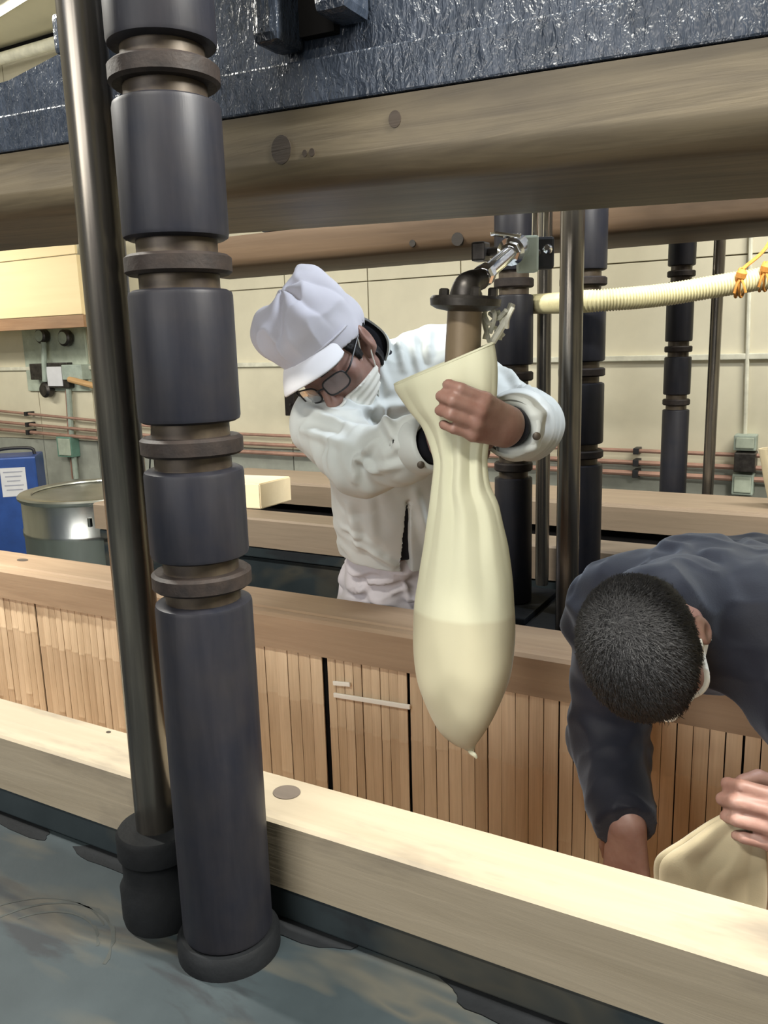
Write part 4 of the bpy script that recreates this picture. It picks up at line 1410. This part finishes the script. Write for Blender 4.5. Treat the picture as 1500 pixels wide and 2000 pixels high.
# cap: tall gathered crown, band and short peak
cf = Field((-0.17, -0.20, -0.08), (0.17, 0.19, 0.27), 0.0038)
cf.ell((0, -0.012, 0.052), (0.089, 0.110, 0.096), k=0)
cf.ell((0.010, 0.012, 0.112), (0.086, 0.080, 0.058), k=0.03)
cf.ell((-0.005, -0.045, 0.104), (0.077, 0.070, 0.062), k=0.03)
cf.ell((0.052, 0.000, 0.118), (0.046, 0.053, 0.046), k=0.03)
cf.cone((-0.020, -0.045, 0.112), (-0.026, -0.092, 0.135), 0.046, 0.030, 0.03, flat=(1, 0, 0), squash=0.75)
cf.ell((0, -0.085, 0.03), (0.066, 0.045, 0.05), k=0.03)
X2, Y2, Z2 = cf.points()
cf.f = np.maximum(cf.f, (0.022 + 0.34 * Y2) - Z2).astype(np.float32)
cf.ell((0, -0.014, 0.030), (0.081, 0.102, 0.085), k=0.004, op='sub')
V, F = cf.mesh()
N = normals(V, F)
ang = np.arctan2(V[:, 0] + 0.008, V[:, 1] + 0.02)
hgt = np.clip((V[:, 2] - 0.065) / 0.08, 0, 1)
wv = vnoise(V * 12)
rid = np.abs(np.sin(ang * 2.5 + 4.0 * wv)) - 0.6
V = V + N * (0.011 * hgt * rid + 0.010 * hgt * ((1 - np.abs(2 * vnoise(V * np.array([26, 9, 14]) + 4) - 1)) ** 3 - 0.3) + 0.003 * (vnoise(V * 34) - 0.5))[:, None]
cap = part('cap', (pts_to(B1, head1, V), F), 'cap', p1, auto=0)
# sewn band edge above the peak
q = [A(0.090 * math.sin(a), -0.010 + 0.104 * math.cos(a), 0.066 + 0.34 * 0.0 + 0.022 * math.cos(a) - 0.01) for a in np.linspace(-1.35, 1.35, 30)]
part('band_seam', tube(pts_to(B1, head1, q), 0.0022, 6), 'cap', cap)
Vv, Fv = [], []
na, nr = 31, 10
for layer, dz in ((0, 0.0018), (1, -0.0018)):
    for i in range(na):
        a = -0.92 + 2.20 * i / (na - 1)
        for j in range(nr):
            t = j / (nr - 1)
            am = (a - 0.18) * 1.38
            ext = 0.064 * (math.cos(am) ** 0.55 if math.cos(am) > 0 else 0)
            rx, ry = 0.084, 0.098
            base_p = A(rx * math.sin(a), -0.012 + ry * math.cos(a), 0.0)
            dirp = unit(A(0.55 * math.sin(a), math.cos(a) + 0.25, 0))
            p_ = base_p + dirp * ext * t
            zz = 0.060 + 0.018 * math.cos(a) - 0.020 * t * t - 3.4 * p_[0] ** 2 * (0.3 + 0.7 * t) * 0.9
            Vv.append((p_[0], p_[1], zz + dz))
for layer in (0, 1):
    for i in range(na - 1):
        for j in range(nr - 1):
            a_ = layer * na * nr + i * nr + j
            q = (a_, a_ + nr, a_ + nr + 1, a_ + 1)
            Fv.append(q if layer == 0 else q[::-1])
for i in range(na - 1):
    a_ = i * nr + nr - 1
    Fv.append((a_, a_ + nr, a_ + nr + na * nr, a_ + na * nr))
part('peak', (pts_to(B1, head1, Vv), Fv), 'visor', cap, auto=0, label='smooth white stiff peak')

# undershirt: dark, seen in the collar, at the cuffs and in the open hem
us = Field((-1.3, 1.1, -0.80), (-0.35, 2.2, 0.1), 0.0065)
trunk(us, 0.010, False)
for s_, e, w_ in ((Lsh, Lel, Lwr), (Rsh, Rel, Rwr)):
    us.cone(e, w_, 0.034, 0.033, 0.02)
us.cone(neck1 - tax * 0.03, head1 + B1.T @ A(0, -0.045, -0.06), 0.068, 0.062, 0.03)
def cut_end(f, wr, el, at, keep_r=0.2):
    """Trim everything beyond the plane at `at` metres short of the wrist."""
    d = unit(wr - el)
    p = wr - d * at
    w, X, Y, Z = f.window(p - 0.16, p + 0.16)
    pl = (X - p[0]) * d[0] + (Y - p[1]) * d[1] + (Z - p[2]) * d[2]
    near = (X - p[0]) ** 2 + (Y - p[1]) ** 2 + (Z - p[2]) ** 2
    g = f.f[w]
    f.f[w] = np.where(near < 0.13 ** 2, np.maximum(g, pl), g).astype(np.float32)
cut_end(us, Lwr, Lel, 0.012)
cut_end(us, Rwr, Rel, 0.002)
Xu, Yu, Zu = us.points()
us.f = np.maximum(us.f, P(740, 1096, 1.86)[2] + 0.045 - Zu).astype(np.float32)
V, F = us.mesh()
V = relax(V, F, 2)
part('undershirt', (V, F), 'undershirt', p1, auto=0)

# jacket
jk = Field((-1.33, 1.1, -0.72), (-0.33, 2.22, 0.10), 0.0044)
G = 0.026
trunk(jk, G, False)
hemc = P(740, 1096, 1.86) + A(0, 0, 0.04)
jk.cone(pelvis1 + A(0, 0, 0.08), pelvis1 - A(0.0, 0, 0.10), 0.166, 0.172, 0.06, flat=dep, squash=0.76)
for s_, e, w_ in ((Lsh, Lel, Lwr), (Rsh, Rel, Rwr)):
    jk.cone(s_, e, 0.076, 0.062, 0.05)
    jk.cone(e, e + (w_ - e) * 0.55, 0.062, 0.058, 0.03)
    jk.cone(e + (w_ - e) * 0.5, w_, 0.056, 0.0475, 0.02)
cut_end(jk, Lwr, Lel, 0.036)
cut_end(jk, Rwr, Rel, 0.014)
for e, w_ in ((Lel, Lwr), (Rel, Rwr)):
    d = unit(w_ - e)
    jk.cone(w_ - d * 0.030, w_ + d * 0.05, 0.034, 0.041, 0.004, 'sub')
Xj, Yj, Zj = jk.points()
jk.f = np.maximum(jk.f, hemc[2] + 0.03 * np.sin(Xj * 9) - Zj).astype(np.float32)
colc = P(700, 684, 1.56)
colax = unit(unit(head1 - neck1) * 0.45 - unit(colc) * 0.75)
jk.cone(colc - colax * 0.02, colc + colax * 0.12, 0.052, 0.060, 0.008, 'sub')
# open hem: wedge between the two fronts
def hit(f, px, py, y0=1.1, y1=2.0):
    t = np.linspace(y0, y1, 900)
    q = P(px, py, 1.0)[None] * t[:, None]
    i_ = np.clip(np.round((q - f.lo) / f.h).astype(int), 0, f.n - 1)
    k_ = np.argmax(f.f[i_[:, 0], i_[:, 1], i_[:, 2]] < 0)
    return q[k_]
ws = [hit(jk, 797, 985) + A(0, 0.005, 0), hit(jk, 793, 1060) + A(0, 0.005, 0), hit(jk, 788, 1112) + A(0, 0.01, 0)]
jk.cone(ws[0], ws[1], 0.010, 0.030, 0.002, 'sub', flat=lat, squash=0.16)
jk.cone(ws[1], ws[2], 0.030, 0.050, 0.002, 'sub', flat=lat, squash=0.22)
jk.cone(hit(jk, 770, 860), ws[0], 0.003, 0.005, 0.004, 'sub')
V, F = jk.mesh()
V = relax(V, F, 2, 0.4)
N = normals(V, F)
folds = [(Lel, Lwr - Lel, 0.10, 20, 0.007), (Rel, Rwr - Rel, 0.11, 18, 0.008), (Rsh + A(0.03, 0, -0.05), A(0.6, 0.3, -0.5), 0.13, 13, 0.008),
         (Lsh, Lel - Lsh, 0.12, 14, 0.007), (P(690, 1060, 1.75), A(0.3, 0, 1), 0.12, 13, 0.006), (P(740, 900, 1.6), A(1, 0.2, -0.6), 0.14, 10, 0.006), (P(810, 665, 1.65), A(1, 0.3, 0.2), 0.08, 24, 0.005)]
V = fold_disp(V, N, [(a_, b_, c_, d__, e_ * 0.45) for a_, b_, c_, d__, e_ in folds], 0.0034, 6.0, 3.0, (tax, 0.45))
def creases(V, N, f, segs):
    d_ = np.zeros(len(V))
    for (xa, ya, xb, yb, w_, am) in segs:
        a_, b_ = hit(f, xa, ya), hit(f, xb, yb)
        n_ = 6
        mids = [hit(f, xa + (xb - xa) * k / n_, ya + (yb - ya) * k / n_) for k in range(n_ + 1)]
        best = np.full(len(V), 9.0); tt = np.zeros(len(V))
        for k in range(n_):
            p, q = mids[k], mids[k + 1]
            ba = q - p
            t_ = np.clip(((V - p) @ ba) / (ba @ ba + 1e-9), 0, 1)
            dd = np.linalg.norm(V - p - t_[:, None] * ba, axis=1)
            m_ = dd < best
            best[m_] = dd[m_]; tt[m_] = (k + t_[m_]) / n_
        fade = np.sin(PI * np.clip(tt * 0.84 + 0.08, 0, 1)) ** 0.7
        d_ += 1.6 * am * fade * (np.exp(-(best / w_) ** 2) - 0.55 * np.exp(-(best / (2.4 * w_)) ** 2))
    return V + N * d_[:, None]
JC = [(690, 905, 730, 858, .008, .011), (693, 893, 735, 930, .008, .010), (745, 893, 780, 874, .010, .006), (692, 895, 692, 940, .008, .008), (715, 925, 780, 908, .011, .007),
      (600, 795, 690, 835, .012, .012), (590, 840, 680, 870, .011, .010), (640, 770, 720, 800, .010, .010), (700, 800, 800, 790, .012, .012), (735, 780, 775, 870, .011, .014),
      (775, 645, 790, 720, .010, .013), (805, 650, 820, 730, .010, .011), (835, 650, 838, 700, .010, .010), (720, 660, 760, 760, .010, .008),
      (1046, 812, 1070, 806, .012, .005), (1028, 788, 1046, 820, .012, .006), (985, 716, 1020, 757, .011, .012), (1015, 757, 1062, 765, .010, .009), (1000, 880, 1050, 872, .009, .009),
      (680, 985, 700, 1075, .014, .010), (720, 960, 730, 1060, .016, .007), (690, 1060, 770, 1105, .011, .012), (668, 1030, 740, 1080, .011, .008), (810, 960, 838, 1060, .013, .009)]
V = creases(V, N, jk, JC)
jacket = part('jacket', (V, F), 'jacket', p1, auto=0)
# cuffs, buttons and collar
def cuff(wr, el, at, r, name='cuff'):
    d = unit(wr - el); c = wr - d * at
    pr = [(r - 0.004, 0.002), (r + 0.001, 0.001), (r + 0.003, -0.004), (r + 0.004, -0.040), (r + 0.0015, -0.044), (r - 0.003, -0.042)]
    return part(name, lathe(pr, c, d, 36, cap=False), 'jacket', jacket, auto=60)
cuff(Lwr, Lel, 0.034, 0.0465); cuff(Rwr, Rel, 0.012, 0.0465)
def button(px, py, r=0.0065):
    c = hit(jk, px, py)
    c = c - unit(c) * 0.004
    part('button', lathe([(r, 0), (r, 0.003), (r * 0.6, 0.0045)], c, -unit(c), 14), 'column_neck', jacket)
button(1048, 852); button(822, 908)
d_, s_, u_ = frame(colax)
cV, cF = [], []
nc, nh = 56, 6
e1 = unit(ROT @ A(1, 0, 0) - d_ * ((ROT @ A(1, 0, 0)) @ d_)); e2 = np.cross(d_, e1)
a0, a1 = -2.05, 2.75
for i in range(nc + 1):
    a = a0 + (a1 - a0) * i / nc
    for j in range(nh):
        t = j / (nh - 1)
        r = 0.064 + 0.005 * t + 0.002 * math.sin(5 * a)
        cV.append(colc + e1 * (r * math.cos(a)) + e2 * (r * math.sin(a)) + d_ * (0.036 * t - 0.030))
    for j in range(nh):
        t = 1 - j / (nh - 1)
        r = 0.0600 + 0.005 * t + 0.002 * math.sin(5 * a)
        cV.append(colc + e1 * (r * math.cos(a)) + e2 * (r * math.sin(a)) + d_ * (0.036 * t - 0.030))
m_ = 2 * nh
for i in range(nc):
    for j in range(m_):
        j2 = (j + 1) % m_
        cF.append((i * m_ + j, i * m_ + j2, (i + 1) * m_ + j2, (i + 1) * m_ + j))
cF.append(tuple(range(m_))); cF.append(tuple(nc * m_ + j for j in range(m_))[::-1])
part('collar', (cV, cF), 'jacket', jacket, auto=50)
part('shirt_collar', lathe([(0.0600, -0.028), (0.0622, -0.002), (0.0610, 0.002), (0.052, 0.008), (0.034, 0.012)], colc, d_, 40, cap=False), 'undershirt', p1)

# trousers
tf = Field((-1.35, 1.6, -1.5), (-0.72, 2.25, -0.5), 0.0075)
tf.cone(pelvis1 + tax * 0.16, pelvis1 - A(0, 0, 0.06), 0.150, 0.176, 0, flat=dep, squash=0.76)
for h_, k_, a_ in ((hipL, kneL, ankL), (hipR, kneR, ankR)):
    tf.cone(h_ + A(0, 0, -0.02), k_, 0.106, 0.082, 0.06)
    tf.cone(k_, a_ + A(0, 0, 0.03), 0.082, 0.070, 0.04)
Xt, Yt, Zt = tf.points()
tf.f = np.maximum(tf.f, -1.42 - Zt).astype(np.float32)
V, F = tf.mesh()
V = relax(V, F, 1)
V = fold_disp(V, normals(V, F), [(hipR + A(0, -0.05, -0.05), A(0.5, 0, 1), 0.2, 14, 0.011), (hipL + A(0, -0.1, -0.05), A(-0.5, 0, 1), 0.2, 14, 0.011), (kneR, A(0, 0, 1), 0.15, 12, 0.008), (kneL, A(0, 0, 1), 0.15, 12, 0.008)], 0.006, 8, 9.0)
V = creases(V, normals(V, F), tf, [(676, 1172, 722, 1142, .010, .016), (720, 1142, 795, 1128, .011, .014), (690, 1125, 740, 1110, .010, .010), (790, 1130, 800, 1185, .009, .012), (740, 1170, 790, 1150, .009, .010)])
part('trousers', (V, F), 'trousers', p1, auto=0)
for a_ in (ankL, ankR):
    bf = Field(a_ + A(-0.07, -0.25, -0.08), a_ + A(0.07, 0.10, 0.16), 0.006)
    bf.cone(a_ + A(0, 0, 0.12), a_ + A(0, 0.01, -0.02), 0.052, 0.048, 0)
    bf.cone(a_ + A(0, 0.03, -0.025), a_ + A(0, -0.18, -0.038), 0.044, 0.036, 0.04)
    x_, y_, z_ = bf.points()
    bf.f = np.maximum(bf.f, -1.498 - z_).astype(np.float32)
    part('boot', bf.mesh(), 'visor', p1, auto=0)

# ---------------------------------------------------------------- worker in black
p2 = thing('person', (-0.12, 2.1, -1.5), 'dark haired worker in black fleece and white mask bending deep into the tub', 'person')
head2 = P(1261, 1262, 1.19)
Lc2 = unit(A(0.84, 0.18, 0.50)); Uc2 = A(-0.46, -0.22, 0.85); Uc2 = unit(Uc2 - Lc2 * (Uc2 @ Lc2)); Fc2 = np.cross(Lc2, Uc2)
B2 = cam_basis(Fc2, Uc2)
neck2 = P(1325, 1185, 1.33)
chest2 = P(1400, 1200, 1.55)
pelvis2 = A(-0.10, 2.06, -0.60)
Rsh2, Rel2, Rwr2 = P(1195, 1195, 1.44), P(1192, 1440, 1.44), P(1222, 1612, 1.27)
Lsh2, Lel2, Lwr2 = P(1470, 1230, 1.40), P(1660, 1530, 1.32), P(1592, 1622, 1.18)
hip2 = [pelvis2 + A(0.09, 0.02, -0.03), pelvis2 + A(-0.09, 0.02, -0.03)]
kne2 = [A(-0.01, 1.98, -1.03), A(-0.23, 1.98, -1.03)]
ank2 = [A(0.0, 2.10, -1.43), A(-0.24, 2.10, -1.43)]
tax2 = unit(neck2 - pelvis2)
lat2 = unit(Lsh2 - Rsh2); lat2 = unit(lat2 - tax2 * (lat2 @ tax2))
dep2 = np.cross(lat2, tax2)
nl2 = B2 @ (neck2 - head2)
hf2 = head_field(nl2 * min(1, 0.15 / np.linalg.norm(nl2)), out=0.0, lo=(-0.13, -0.18, -0.21))
V, F = hf2.mesh()
isl = [(pts_to(B2, head2, V), F)]
# right hand hangs down, fingers loosely bent
yr = unit(A(0.03, -0.03, -1)); zr = unit(A(-0.35, -1, 0)); zr = unit(zr - yr * (zr @ yr)); xr = np.cross(yr, zr)
Br = np.stack([xr, yr, zr])
Vh, Fh = hand_from(Br, Rwr2, [(20, 30, 20), (24, 34, 22), (26, 36, 22), (28, 36, 24)], [(0.043, 0.040, -0.016), (0.056, 0.070, -0.026), (0.060, 0.097, -0.036)], 1.0, 0.0026, 0.04)
isl.append((Vh, Fh[:, ::-1] if np.linalg.det(Br) < 0 else Fh))
# left hand comes from the right and pinches the top corner of the empty bag
Lk2 = P(1530, 1606, 1.125)
yl = unit(Lk2 - Lwr2); tow = -unit(Lk2)
xl = unit(np.cross(yl, tow)); xl = xl if xl[2] > 0 else -xl
zl = np.cross(xl, yl); zl = zl if zl @ tow > 0 else -zl
Bl = np.stack([xl, yl, zl])
Vh, Fh = hand_from(Bl, Lwr2, [(42, 62, 40), (48, 66, 42), (50, 68, 42), (52, 66, 42)], [(0.045, 0.045, -0.022), (0.050, 0.080, -0.040), (0.040, 0.104, -0.048)], 1.0, 0.0024, 0.03)
isl.append((Vh, Fh[:, ::-1] if np.linalg.det(Bl) < 0 else Fh))
def trunk2(f, g):
    f.cone(pelvis2, pelvis2 + (chest2 - pelvis2) * 0.55, 0.150 + g, 0.150 + g, 0, flat=dep2, squash=0.74)
    f.cone(pelvis2 + (chest2 - pelvis2) * 0.5, chest2 + tax2 * 0.03, 0.150 + g, 0.160 + g, 0.06, flat=dep2, squash=0.74)
    f.cone(Rsh2 * 0.8 + neck2 * 0.2 - tax2 * 0.02, Lsh2 * 0.8 + neck2 * 0.2 - tax2 * 0.02, 0.064 + g, 0.064 + g, 0.06)
    for s_, e, w_ in ((Lsh2, Lel2, Lwr2), (Rsh2, Rel2, Rwr2)):
        f.cone(s_, e, 0.054 + g, 0.043 + g, 0.05)
        f.cone(e, w_, 0.043 + g, 0.029 + g, 0.03)
tr = Field((-0.6, 1.05, -1.5), (0.35, 2.35, -0.2), 0.009)
trunk2(tr, 0)
tr.cone(neck2, head2 + B2.T @ A(0, -0.03, -0.05), 0.06, 0.057, 0.03)
for h_, k_, a_ in zip(hip2, kne2, ank2):
    tr.cone(h_, k_, 0.085, 0.058, 0.05); tr.cone(k_, a_, 0.056, 0.036, 0.03)
    tr.cone(a_ + A(0, 0.03, -0.03), a_ + A(0.0, -0.17, -0.045), 0.036, 0.026, 0.03)
V, F = tr.mesh()
isl.append((V, F))
Vb, Fb = join(*[(v, f.tolist()) for v, f in isl])
Vb, Fb = voxel_union(Vb, Fb, 0.0036)
part('body', (Vb, Fb), 'skin', p2, auto=0)
hf2b = head_field(nl2 * min(1, 0.15 / np.linalg.norm(nl2)), False, lo=(-0.13, -0.18, -0.21))
X, Y, Z = hf2.points()
# hair: full crown, hairline above the ears, trimmed nape
line = np.where(Y > 0.02, 0.046 + 0.12 * np.maximum(Y - 0.06, 0), np.where(Y > -0.03, 0.018 + 0.4 * (Y + 0.02), 0.018 + 1.6 * (Y + 0.03)))
keep = np.maximum(line - Z, -0.115 - Z)
ear_hole = 0.024 - np.sqrt((np.abs(X) - 0.084) ** 2 + (Y + 0.012) ** 2 + (Z + 0.002) ** 2 * 0.7)
keep = np.maximum(keep, ear_hole)
hair2 = shell(hf2b, 0.005, keep, B2, head2, 'hair', 'hair', p2, lambda V: 0.0016 * (vnoise(V * np.array([330, 120, 120])) - 0.5) + 0.002 * (vnoise(V * 40) - 0.5))
hv = np.array([v.co[:] for v in hair2.data.vertices]) + off(p2) - A(0, 0, CAM_Z)
hn = np.array([v.normal[:] for v in hair2.data.vertices])
hl = (hv - head2) @ B2.T
okv = np.where((hn * (hv - head2)).sum(1) > 0.02)[0]
whorl = pts_to(B2, head2, A(0.012, -0.075, 0.115))
sv, sf = [], []
for k_ in rng.choice(okv, 15000):
    p_, n_ = hv[k_] + rng.normal(size=3) * 0.0012, hn[k_]
    t_ = (p_ - whorl) + rng.normal(size=3) * 0.02
    t_ = unit(t_ - n_ * (t_ @ n_)); w_ = np.cross(t_, n_) * 0.00045
    L_ = 0.009 + 0.006 * rng.random()
    m_ = p_ + t_ * L_ * 0.55 + n_ * 0.0022
    e_ = p_ + t_ * L_ + n_ * (0.0015 + 0.002 * rng.random())
    b_ = len(sv)
    sv += [p_ - w_ - n_ * 0.001, p_ + w_ - n_ * 0.001, m_ + w_, m_ - w_, e_]
    sf += [(b_, b_ + 1, b_ + 2, b_ + 3), (b_ + 3, b_ + 2, b_ + 4)]
part('hair_strands', (sv, sf), 'hair', hair2, auto=0, kind='stuff')
keep = np.maximum.reduce([Z - 0.004 - 0.3 * (Y - 0.1), -0.112 - Z, 0.024 - Y - 0.35 * (Z + 0.07)])
mask2 = shell(hf2, 0.006, keep, B2, head2, 'mask', 'mask', p2, lambda V: 0.0012 * np.sin(V[:, 2] * 420))
for s in (-1, 1):
    for zz, z2 in ((-0.040, 0.030), (-0.095, -0.026)):
        q = [A(0.054 * s, 0.048, zz), A(0.071 * s, 0.022, (zz + z2) / 2), A(0.083 * s, 0.004, z2 * 0.8), A(0.0855 * s, -0.010, z2 + 0.004), A(0.082 * s, -0.028, (z2 * 0.6)), A(0.079 * s, -0.032, 0.0)]
        part('ear_loop', tube(pts_to(B2, head2, spline(q, 16)), 0.0016, 6), 'mask', mask2)
fl2 = Field((-0.62, 1.0, -1.0), (0.38, 2.4, -0.22), 0.006)
trunk2(fl2, 0.022)
fl2.cone(neck2 - tax2 * 0.02, neck2 + (head2 + B2.T @ A(0, -0.04, -0.07) - neck2) * 0.75, 0.082, 0.070, 0.03)
cut_end(fl2, Rwr2, Rel2, -0.005); cut_end(fl2, Lwr2, Lel2, 0.02)
x_, y_, z_ = fl2.points()
fl2.f = np.maximum(fl2.f, -0.72 - z_ - np.where(y_ < 1.8, 10, 0)).astype(np.float32)
V, F = fl2.mesh()
V = relax(V, F, 2, 0.4)
V = fold_disp(V, normals(V, F), [(P(1390, 1130, 1.55), A(1, 0.2, 0.3), 0.22, 7, 0.008), (Rsh2, Rel2 - Rsh2, 0.10, 14, 0.006), (Rel2, A(0, 0, 1), 0.10, 17, 0.006)], 0.005, 7, 21.0)
part('fleece', (V, F), 'fleece', p2, auto=0)
tf = Field((-0.45, 1.75, -1.5), (0.25, 2.4, -0.45), 0.009)
tf.cone(pelvis2 + tax2 * 0.04, pelvis2 - A(0, 0, 0.06), 0.156, 0.165, 0, flat=dep2, squash=0.8)
for h_, k_, a_ in zip(hip2, kne2, ank2):
    tf.cone(h_, k_, 0.102, 0.078, 0.06); tf.cone(k_, a_ + A(0, 0, 0.03), 0.078, 0.066, 0.04)
x_, y_, z_ = tf.points()
tf.f = np.maximum(tf.f, -1.42 - z_).astype(np.float32)
V, F = tf.mesh()
part('trousers', (fold_disp(V, normals(V, F), [], 0.006, 8, 9.0), F), 'undershirt', p2, auto=0)
for a_ in ank2:
    bf = Field(a_ + A(-0.07, -0.25, -0.08), a_ + A(0.07, 0.10, 0.16), 0.007)
    bf.cone(a_ + A(0, 0, 0.12), a_ + A(0, 0.01, -0.02), 0.052, 0.048, 0)
    bf.cone(a_ + A(0, 0.03, -0.025), a_ + A(0, -0.18, -0.038), 0.044, 0.036, 0.04)
    x_, y_, z_ = bf.points()
    bf.f = np.maximum(bf.f, -1.498 - z_).astype(np.float32)
    part('boot', bf.mesh(), 'visor', p2, auto=0)

# ================================================================== BAGS
def bag_loft(rings, n, ns, wob=0.0, seed=0.0, fr=(11, 5)):
    """rings: (left px, left py, right px, right py, Y, half depth, pleat amplitude, pleat count)."""
    R_ = np.array(rings, float)
    t = np.arange(len(R_))
    out = []
    for u in np.linspace(0, len(R_) - 1, ns):
        i = min(int(u), len(R_) - 2); f = u - i
        q0, q1, q2, q3 = R_[max(i - 1, 0)], R_[i], R_[i + 1], R_[min(i + 2, len(R_) - 1)]
        out.append(0.5 * (2 * q1 + (q2 - q0) * f + (2 * q0 - 5 * q1 + 4 * q2 - q3) * f * f + (3 * q1 - q0 - 3 * q2 + q3) * f ** 3))
    V, F = [], []
    for i, q in enumerate(out):
        a_, b_ = P(q[0], q[1], q[4]), P(q[2], q[3], q[4])
        c = (a_ + b_) / 2; w = (b_ - a_) / 2
        dv = unit(A(c[0], c[1], 0) - 0) ; dv = unit(dv - w * (dv @ w) / (w @ w + 1e-9)) * max(q[5], 0.001)
        for k in range(n):
            th = 2 * PI * k / n
            ca, sa = math.cos(th), math.sin(th)
            tri = lambda v: 2 / PI * math.asin(0.985 * math.sin(v))
            pl = 1.0 + 1.5 * q[6] * (0.6 * tri(fr[0] * th + 0.7 * math.sin(i * 0.04)) + 0.4 * tri(fr[1] * th + 1.3 + i * 0.012))
            V.append(c + w * ca * (1 + 0.25 * (pl - 1)) + dv * sa * pl)
    for i in range(ns - 1):
        for k in range(n):
            k2 = (k + 1) % n
            F.append((i * n + k, i * n + k2, (i + 1) * n + k2, (i + 1) * n + k))
    V = np.array(V)
    if wob:
        V = V + (vnoise(V * 22 + seed)[:, None] - 0.5) * wob * A(0.4, 1, 0.2)
    return V, F


BY = 1.17
rings = [(773, 750, 960, 672, BY, 0.036, 0.05), (778, 764, 966, 712, BY, 0.040, 0.05), (803, 798, 966, 762, BY, 0.038, 0.08), (827, 826, 963, 806, BY, 0.033, 0.12),
         (840, 852, 956, 842, BY, 0.028, 0.20), (850, 880, 948, 874, BY, 0.025, 0.26), (855, 905, 946, 905, BY, 0.026, 0.24), (850, 950, 952, 950, BY, 0.032, 0.18), (844, 1000, 972, 1000, BY, 0.040, 0.12),
         (829, 1095, 990, 1095, BY, 0.054, 0.06), (816, 1190, 999, 1190, BY, 0.064, 0.025), (816, 1260, 1000, 1260, BY, 0.067, 0.008), (824, 1315, 995, 1312, BY, 0.065, 0.0),
         (838, 1365, 981, 1358, BY, 0.056, 0.0), (860, 1410, 962, 1402, BY, 0.042, 0.0), (885, 1440, 942, 1434, BY, 0.026, 0.01), (906, 1457, 929, 1452, BY, 0.010, 0.02), (914, 1464, 926, 1461, BY, 0.004, 0.0)]
Vg, Fg = bag_loft(rings, 120, 150, 0.003, 0.0, (9, 5))
bag = thing('filter_bag', Vg[-1], 'long cream cloth bag half full of mash hanging from the brown spout', 'bag')
zliq = P(905, 1216, 1.11)[2]
nV = len(Vg)
bo = part('cloth', (Vg, list(Fg) + [tuple(range(nV - 120, nV))]), 'bag_cloth_filled', bag, auto=0)
# the cloth is soaked up to the level of the mash: a tide line fixed on the bag
tide = zliq + CAM_Z - off(bag)[2]
nt = M['bag_cloth_filled'].node_tree
b = nt.nodes['Principled BSDF']
tcn = nt.nodes.new('ShaderNodeTexCoord'); sp = nt.nodes.new('ShaderNodeSeparateXYZ')
nt.links.new(tcn.outputs['Object'], sp.inputs[0])
mr = nt.nodes.new('ShaderNodeMapRange')
mr.inputs['From Min'].default_value = tide - 0.004; mr.inputs['From Max'].default_value = tide + 0.003
nt.links.new(sp.outputs['Z'], mr.inputs['Value'])
dry = b.inputs['Base Color'].links[0].from_socket
nt.links.new(mix(nt, mr.outputs[0], (0.575, 0.545, 0.395), dry), b.inputs['Base Color'])
md = bo.modifiers.new('thickness', 'SOLIDIFY'); md.thickness = 0.0016; md.offset = -1
hem = Vg[:120]
part('hem', tube(np.vstack([hem, hem[:1]]), 0.0024, 6, False), 'bag_cloth', bag)
st_ = Vg[7 * 120:8 * 120]
part('stitch_line', tube(np.vstack([st_, st_[:1]]), 0.0011, 5, False), 'bag_cloth_old', bag)
ts = [P(920, 1460, BY), P(919, 1468, BY - 0.004), P(926, 1474, BY - 0.006), P(931, 1481, BY - 0.004)]
part('corner_tie', tube(spline(ts, 12), [0.006, 0.0055, 0.005, 0.0045, 0.004, 0.004, 0.004, 0.0038, 0.0035, 0.003, 0.0025, 0.0015], 8), 'bag_cloth', bag)

# empty bag held low at the right
b2r = [(1436, 1582, 1478, 1592, 1.12, 0.007, 0.5), (1390, 1604, 1482, 1622, 1.12, 0.008, 0.5), (1335, 1642, 1483, 1652, 1.12, 0.009, 0.5), (1281, 1682, 1482, 1700, 1.12, 0.010, 0.5), (1277, 1760, 1479, 1770, 1.12, 0.010, 0.5),
       (1272, 1850, 1474, 1860, 1.12, 0.024, 0.10), (1268, 1960, 1470, 1968, 1.12, 0.022, 0.10), (1268, 2080, 1466, 2085, 1.12, 0.016, 0.06)]
V2, F2 = bag_loft(b2r, 64, 60, 0.016, 4.0, (5, 3))
eb = thing('filter_bag', V2[-1], 'empty tan cloth bag held by the hand at the lower right', 'bag')
eo = part('cloth', (V2, F2), 'bag_cloth_old', eb, auto=0)
md = eo.modifiers.new('thickness', 'SOLIDIFY'); md.thickness = 0.0016; md.offset = -1
part('hem', tube(np.vstack([V2[:64], V2[:1]]), 0.002, 6, False), 'bag_cloth_old', eb)

# corner of another bag hanging at the right edge of the picture
hc = [(1482, 876, 1530, 872, 3.42, 0.02, 0.1), (1488, 915, 1560, 905, 3.42, 0.04, 0.12), (1496, 955, 1585, 945, 3.42, 0.06, 0.1), (1502, 980, 1590, 978, 3.42, 0.07, 0.1)]
V3, F3 = bag_loft(hc, 40, 30, 0.01, 8.0)
hb = thing('filter_bag', V3[-1], 'pale crumpled cloth bag on the far rim of the second tub, right edge', 'bag')
ho = part('cloth', (V3, F3), 'bag_cloth_old', hb, auto=0)
md = ho.modifiers.new('thickness', 'SOLIDIFY'); md.thickness = 0.002; md.offset = -1
